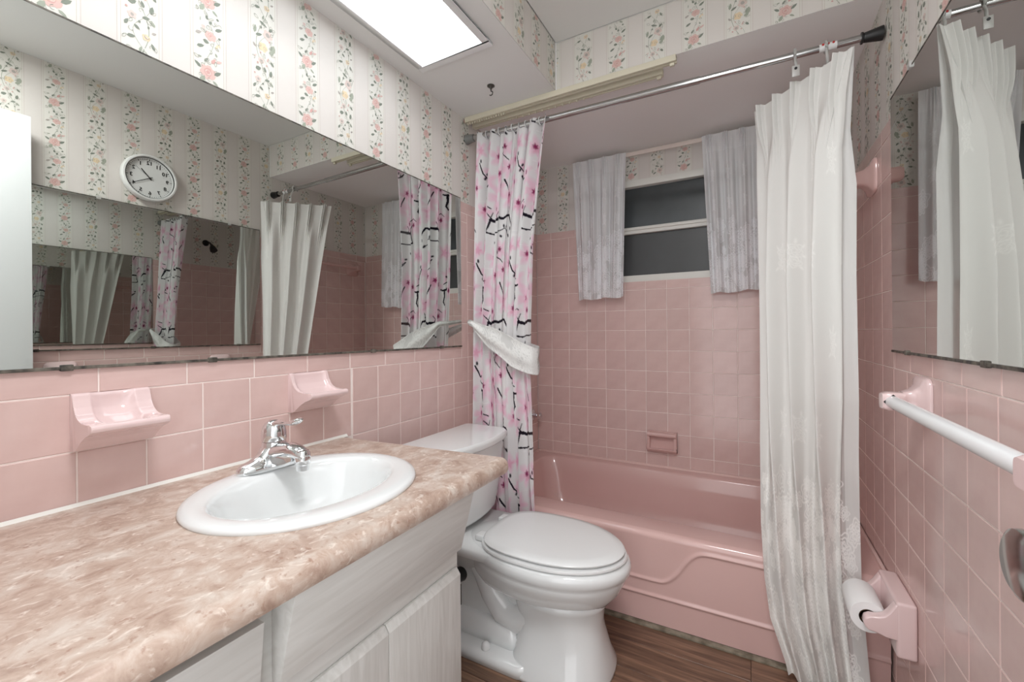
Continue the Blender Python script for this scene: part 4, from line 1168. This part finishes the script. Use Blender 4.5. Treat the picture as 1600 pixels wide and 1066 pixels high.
# white lace curtain hanging right, outside the tub
def white_curtain():
    t = thing('white_curtain', (1.28, 1.50, 0.0), 'long white lace curtain with pinch pleats hanging at the right end of the rod', 'curtain')
    ns, nt = 420, 640
    WT, HT = 1.00, 1.82
    zt, zb2 = 1.825, .012
    u = np.linspace(0, 1, ns)[:, None]; v = np.linspace(0, 1, nt)[None, :]
    z = (zt + .014 * (1 - u)) + (zb2 - zt) * v
    xa = np.interp(z, [0, .06, .18, .30, .45, .7, 1.3, 1.7, 1.84], [1.222, 1.210, 1.172, 1.158, 1.150, 1.147, 1.150, 1.153, 1.145])
    ya = np.interp(z, [0, .35, .5, 1.84], [1.500, 1.516, 1.535, 1.790])
    xb = np.interp(z, [0, .3, .7, 1.2, 1.55, 1.70, 1.84], [1.372, 1.352, 1.340, 1.334, 1.340, 1.358, 1.381])
    yb3 = np.interp(z, [0, .18, .30, .50, .85, 1.5, 1.84], [1.49, 1.515, 1.53, 1.52, 1.47, 1.462, 1.488])
    wob = smooth_noise(ns, 8, 8)[:, None] * .014 * np.sin(PI * u)
    q = np.clip(u + wob, 0, 1)
    X_ = xa + (xb - xa) * q; Yc = ya + (yb3 - ya) * q
    dx, dy = xb - xa, yb3 - ya; L = np.hypot(dx, dy); nx, ny = dy / L, -dx / L
    npl = 5
    pp = (q * npl + .02) % 1.0
    env = np.exp(-((pp - .5) / .15) ** 4)
    pleat = env * (.014 + .012 * np.cos(2 * PI * (pp - .5) / .135))
    dz = (zt + .012 - z)
    hd = 1 / (1 + np.exp((dz - .16) / .035))          # 1 in the heading, 0 below
    soft = 1 - hd
    # broad drapes below: rounded crests, narrow valleys
    ph = 2 * PI * 3.4 * q + .9 * np.sin(1.5 * v) + 1.0
    sh = 1 - 2 * np.abs(np.sin(ph / 2)) ** 1.6
    amp = np.interp(z, [0, .1, .3, .6, 1.2, 1.84], [.020, .022, .016, .024, .024, .012])
    fold = amp * (sh + .22 * np.sin(2 * ph + 1 + 2 * v))
    body = pleat * hd + fold * soft + .0018 * np.sin(2 * PI * 8 * q + 2.2 * v) * soft
    body = body * np.clip(1.15 - 0 * q, 0, 1)
    Xp = X_ + nx * body; Yp = Yc + ny * body
    P = np.stack([Xp, Yp, z + .006 * env * np.clip(1 - dz / .03, 0, 1)], -1)
    S = u * WT + 0 * v; T_ = (1 - v) * HT + 0 * u
    roses = [(.10 + .23 * i + (.11 if j % 2 else 0), .74 + .26 * j, .030) for i in range(5) for j in range(4)]
    C, M = lace(S, T_, .58, .985, roses, 1, gain=.085)
    C[..., :3] *= 1.035
    C[..., 1] *= .998; C[..., 2] *= .985
    hb = T_ > HT - .095; C[hb, 3] = 1.0
    P -= np.array(t.location)
    cloth('cloth', P, C, SHEER, t)
    # single sheer layer with a doubled hem behind the wall-side edge
    ns2 = 90; u = np.linspace(0, 1, ns2)[:, None]
    z = zt + .004 + (zb2 - zt) * v + 0 * u
    xo = np.interp(z, [0, .3, .7, 1.2, 1.45, 1.60, 1.84], [1.412, 1.398, 1.388, 1.383, 1.385, 1.372, 1.383])
    xi = np.interp(z, [0, .3, .7, 1.2, 1.55, 1.70, 1.84], [1.340, 1.325, 1.312, 1.308, 1.315, 1.340, 1.372])
    X2 = xo + (xi - xo) * u
    Y2 = np.interp(z, [0, .18, .30, .50, .85, 1.84], [1.50, 1.53, 1.545, 1.535, 1.495, 1.492]) + .012 * np.sin(PI * u) * np.interp(z, [0, 1.5, 1.84], [1, 1, .2]) + .004 * np.sin(9 * u + 3 * v) + .004 * u
    P = np.stack([X2 + 0 * z, Y2 + 0 * z, z], -1) - np.array(t.location)
    C2, M2 = lace(u * .14 + 0 * v, (1 - v) * HT + 0 * u, .60, .70, [], 2)
    C2[..., :3] *= 1.0
    hem = (u + 0 * v) < .42
    C2[hem, 3] = np.maximum(C2[hem, 3], .97)
    cloth('side_hem', P, C2, SHEER, t)
    for k in range(npl):
        qq = (k + .5) / npl
        x = 1.147 + (1.381 - 1.147) * qq; y = 1.79 + (1.488 - 1.79) * qq
        mb = MB(); mb.tube([(x + .006, y + .004, 1.775), (x + .006, y + .004, 1.818), (x + .010, y + .012, 1.822), (x + .010, y + .012, 1.79)], .0012, 6); T(mb, 'drapery_pin', HOOKM, t)
white_curtain()

# clear hooks hanging from the rod
for k, (x, y, zz, lab) in enumerate([(1.255, RODY - .026, 1.862, 'milky plastic curtain hook hanging on the rod, left of the other one'), (1.335, RODY - .020, 1.845, 'milky plastic curtain hook beside the red marks on the rod')]):
    t = thing('curtain_hook', (x, RODY, rz(x)), lab, 'hook')
    mb = MB()
    ring = [(x, RODY + .0165 * math.cos(a), rz(x) + .0165 * math.sin(a)) for a in [-.6 + 4.4 * q / 14 for q in range(15)]]
    mb.tube(ring + [(x, RODY - .022, rz(x) - .03), (x + .002, y - .004, zz)], .0042, 8, (1.0, 1.0)); T(mb, 'clip', CLEARP, t, smooth=True)
    mb = MB(); mb.box(x - .010, x + .010, y - .008, y - .004, zz - .030, zz + .004); T(mb, 'tab', CLEARP, t, bevel=.0015)
    mb = MB(); mb.lathe((x, y - .008, zz - .006), [(.004, 0), (.004, -.002), (.0005, -.002)], 'y', 10); T(mb, 'eyelet', BLACK, t)

# window curtains and their flat rod
t = thing('window_rod', (.75, YB, 1.985), 'flat cream curtain rod above the window', 'curtain rod')
mb = MB(); mb.box(.29, 1.20, YB - .062, YB - .056, 1.972, 1.992); mb.box(.29, .296, YB - .058, YB - .001, 1.972, 1.992); mb.box(1.194, 1.20, YB - .058, YB - .001, 1.972, 1.992)
T(mb, 'rod', RODW, t, bevel=.0015)
def window_curtain(x0, x1, x0b, x1b, zb_l, zb_r, label, seed):
    t = thing('window_curtain', ((x0 + x1) / 2, YB - .07, 1.24), label, 'curtain', 'window curtains')
    ns, nt = 230, 300; WT, HT = .62, .76
    u = np.linspace(0, 1, ns)[:, None]; v = np.linspace(0, 1, nt)[None, :]
    zt = 1.992
    zbm = zb_l + (zb_r - zb_l) * u + .004 * np.sin(13 * u)
    z = zt + (zbm - zt) * v
    q = np.clip(u + smooth_noise(ns, 7, seed)[:, None] * .012 * np.sin(PI * u), 0, 1)
    X_ = (x0 + (x0b - x0) * v) * (1 - q) + (x1 + (x1b - x1) * v) * q
    soft = np.clip(v / .22, 0, 1)
    pp = (q * 4 + .1) % 1; env = np.exp(-((pp - .5) / .19) ** 2)
    pleat = env * (.010 + .007 * np.cos(2 * PI * (pp - .5) / .13))
    ph = 2 * PI * 4.6 * q + seed + .6 * v
    body = pleat * (1 - soft) + soft * (.013 * np.sin(ph) + .004 * np.sin(2.6 * ph + 1))
    Y_ = YB - .072 - body
    P = np.stack([X_ + 0 * z, Y_ + 0 * z, z + 0 * u], -1)
    S = u * WT + 0 * v; T_ = (1 - v) * HT + 0 * u
    C, M = lace(S, T_, .33, .93, [(.08 + .15 * i, .42 + .14 * j, .022) for i in range(4) for j in range(2)], seed, gain=.12)
    C[..., :3] = np.minimum(C[..., :3] * 1.06, .93); C[..., 0] *= .985; C[..., 2] *= 1.03
    hb = T_ > HT - .085; C[hb, 3] = .97
    P -= np.array(t.location)
    cloth('cloth', P, C, SHEER, t)
window_curtain(.262, .560, .290, .540, 1.222, 1.232, 'short sheer lace curtain at the left side of the window', 3)
window_curtain(.926, 1.215, .962, 1.222, 1.226, 1.240, 'short sheer lace curtain at the right side of the window', 9)
mb = MB(); mb.tube([(1.235, YB - .03, 1.97), (1.262, YB - .012, 1.93), (1.292, YB - .008, 1.86), (1.300, YB - .008, 1.78), (1.302, YB - .008, 1.70)], .0015, 6)
tag(mb.obj('rod_cord', PLASW, None, smooth=True), 'thin white cord hanging beside the window curtain, seen in the right mirror', 'cord')

# ---------------------------------------------------------------- clock on the right wall (seen in the mirror)
t = thing('wall_clock', (W, .986, 1.818), 'round white wall clock with black numerals, seen reflected in the left mirror', 'clock', rot=-PI / 2)
R0 = .112
mb = MB(); mb.lathe((0, 0, 0), [(R0 - .004, 0), (R0, -.006), (R0, -.030), (R0 - .004, -.036), (R0 - .010, -.037), (R0 - .015, -.030), (R0 - .016, -.016), (.001, -.016)][::1], 'y', 64)
mb.obj('case', CLOCKW, t, smooth=True, angle=.7)
mb = MB(); mb.lathe((0, 0, 0), [(R0 - .0165, -.0155), (R0 - .0165, -.0172), (.001, -.0172)], 'y', 48); mb.obj('dial', CLOCKF, t)
mb = MB(); mb.lathe((0, 0, 0), [(R0 - .0150, -.0330), (R0 - .0158, -.0165)], 'y', 64); mb.f = [f for f in mb.f if len(f) < 20]; mb.mi = [0] * len(mb.f); mb.obj('inner_ring', BLACK, t)
mb = MB()
for k in range(60):
    a = k * PI / 30; r0, r1, w_ = (.0845, .0925, .0013) if k % 5 == 0 else (.088, .0925, .0006)
    c, s_ = math.sin(a), math.cos(a)
    mb.add([(c * r0 - s_ * w_, -.0178, s_ * r0 + c * w_), (c * r0 + s_ * w_, -.0178, s_ * r0 - c * w_), (c * r1 + s_ * w_, -.0178, s_ * r1 - c * w_), (c * r1 - s_ * w_, -.0178, s_ * r1 + c * w_)], [(0, 1, 2, 3)])
mb.obj('minute_marks', BLACK, t)
for k in range(1, 13):
    a = k * PI / 6
    cu = bpy.data.curves.new('numeral', 'FONT'); cu.body = str(k); cu.size = .0245; cu.align_x = 'CENTER'; cu.align_y = 'CENTER'; cu.extrude = .0004; cu.offset = .0004
    tmp = bpy.data.objects.new('tmp', cu); COL.objects.link(tmp)
    dg = bpy.context.evaluated_depsgraph_get(); me = bpy.data.meshes.new_from_object(tmp.evaluated_get(dg))
    bpy.data.objects.remove(tmp)
    me.materials.clear(); me.materials.append(BLACK)
    o = link('numeral', me, None, t); o.location = (.0725 * math.sin(a), -.0182, .0725 * math.cos(a)); o.rotation_euler = (PI / 2, 0, 0)
def hand(name, ang, l0, l1, w_, d, m=BLACK):
    a = ang; c, s_ = math.sin(a), math.cos(a); mb = MB()
    v = []
    for dd in (d, d - .001):
        v += [(c * l0 - s_ * w_, dd, s_ * l0 + c * w_), (c * l0 + s_ * w_, dd, s_ * l0 - c * w_), (c * l1 + s_ * w_ * .7, dd, s_ * l1 - c * w_ * .7), (c * l1 - s_ * w_ * .7, dd, s_ * l1 + c * w_ * .7)]
    mb.add(v, [(0, 1, 2, 3), (4, 7, 6, 5), (0, 4, 5, 1), (1, 5, 6, 2), (2, 6, 7, 3), (3, 7, 4, 0)]); mb.obj(name, m, t)
hand('hour_hand', math.radians(41), -.010, .052, .0028, -.0195)
hand('minute_hand', math.radians(119), -.012, .074, .0018, -.0215)
hand('second_hand', math.radians(52), -.018, .072, .0005, -.0235, mat('grey_hand', srgb(130, 130, 130), .5))
mb = MB(); mb.lathe((0, 0, 0), [(.004, -.0182), (.004, -.0245), (.001, -.025)], 'y', 16); mb.obj('hub', BLACK, t)
mb = MB()
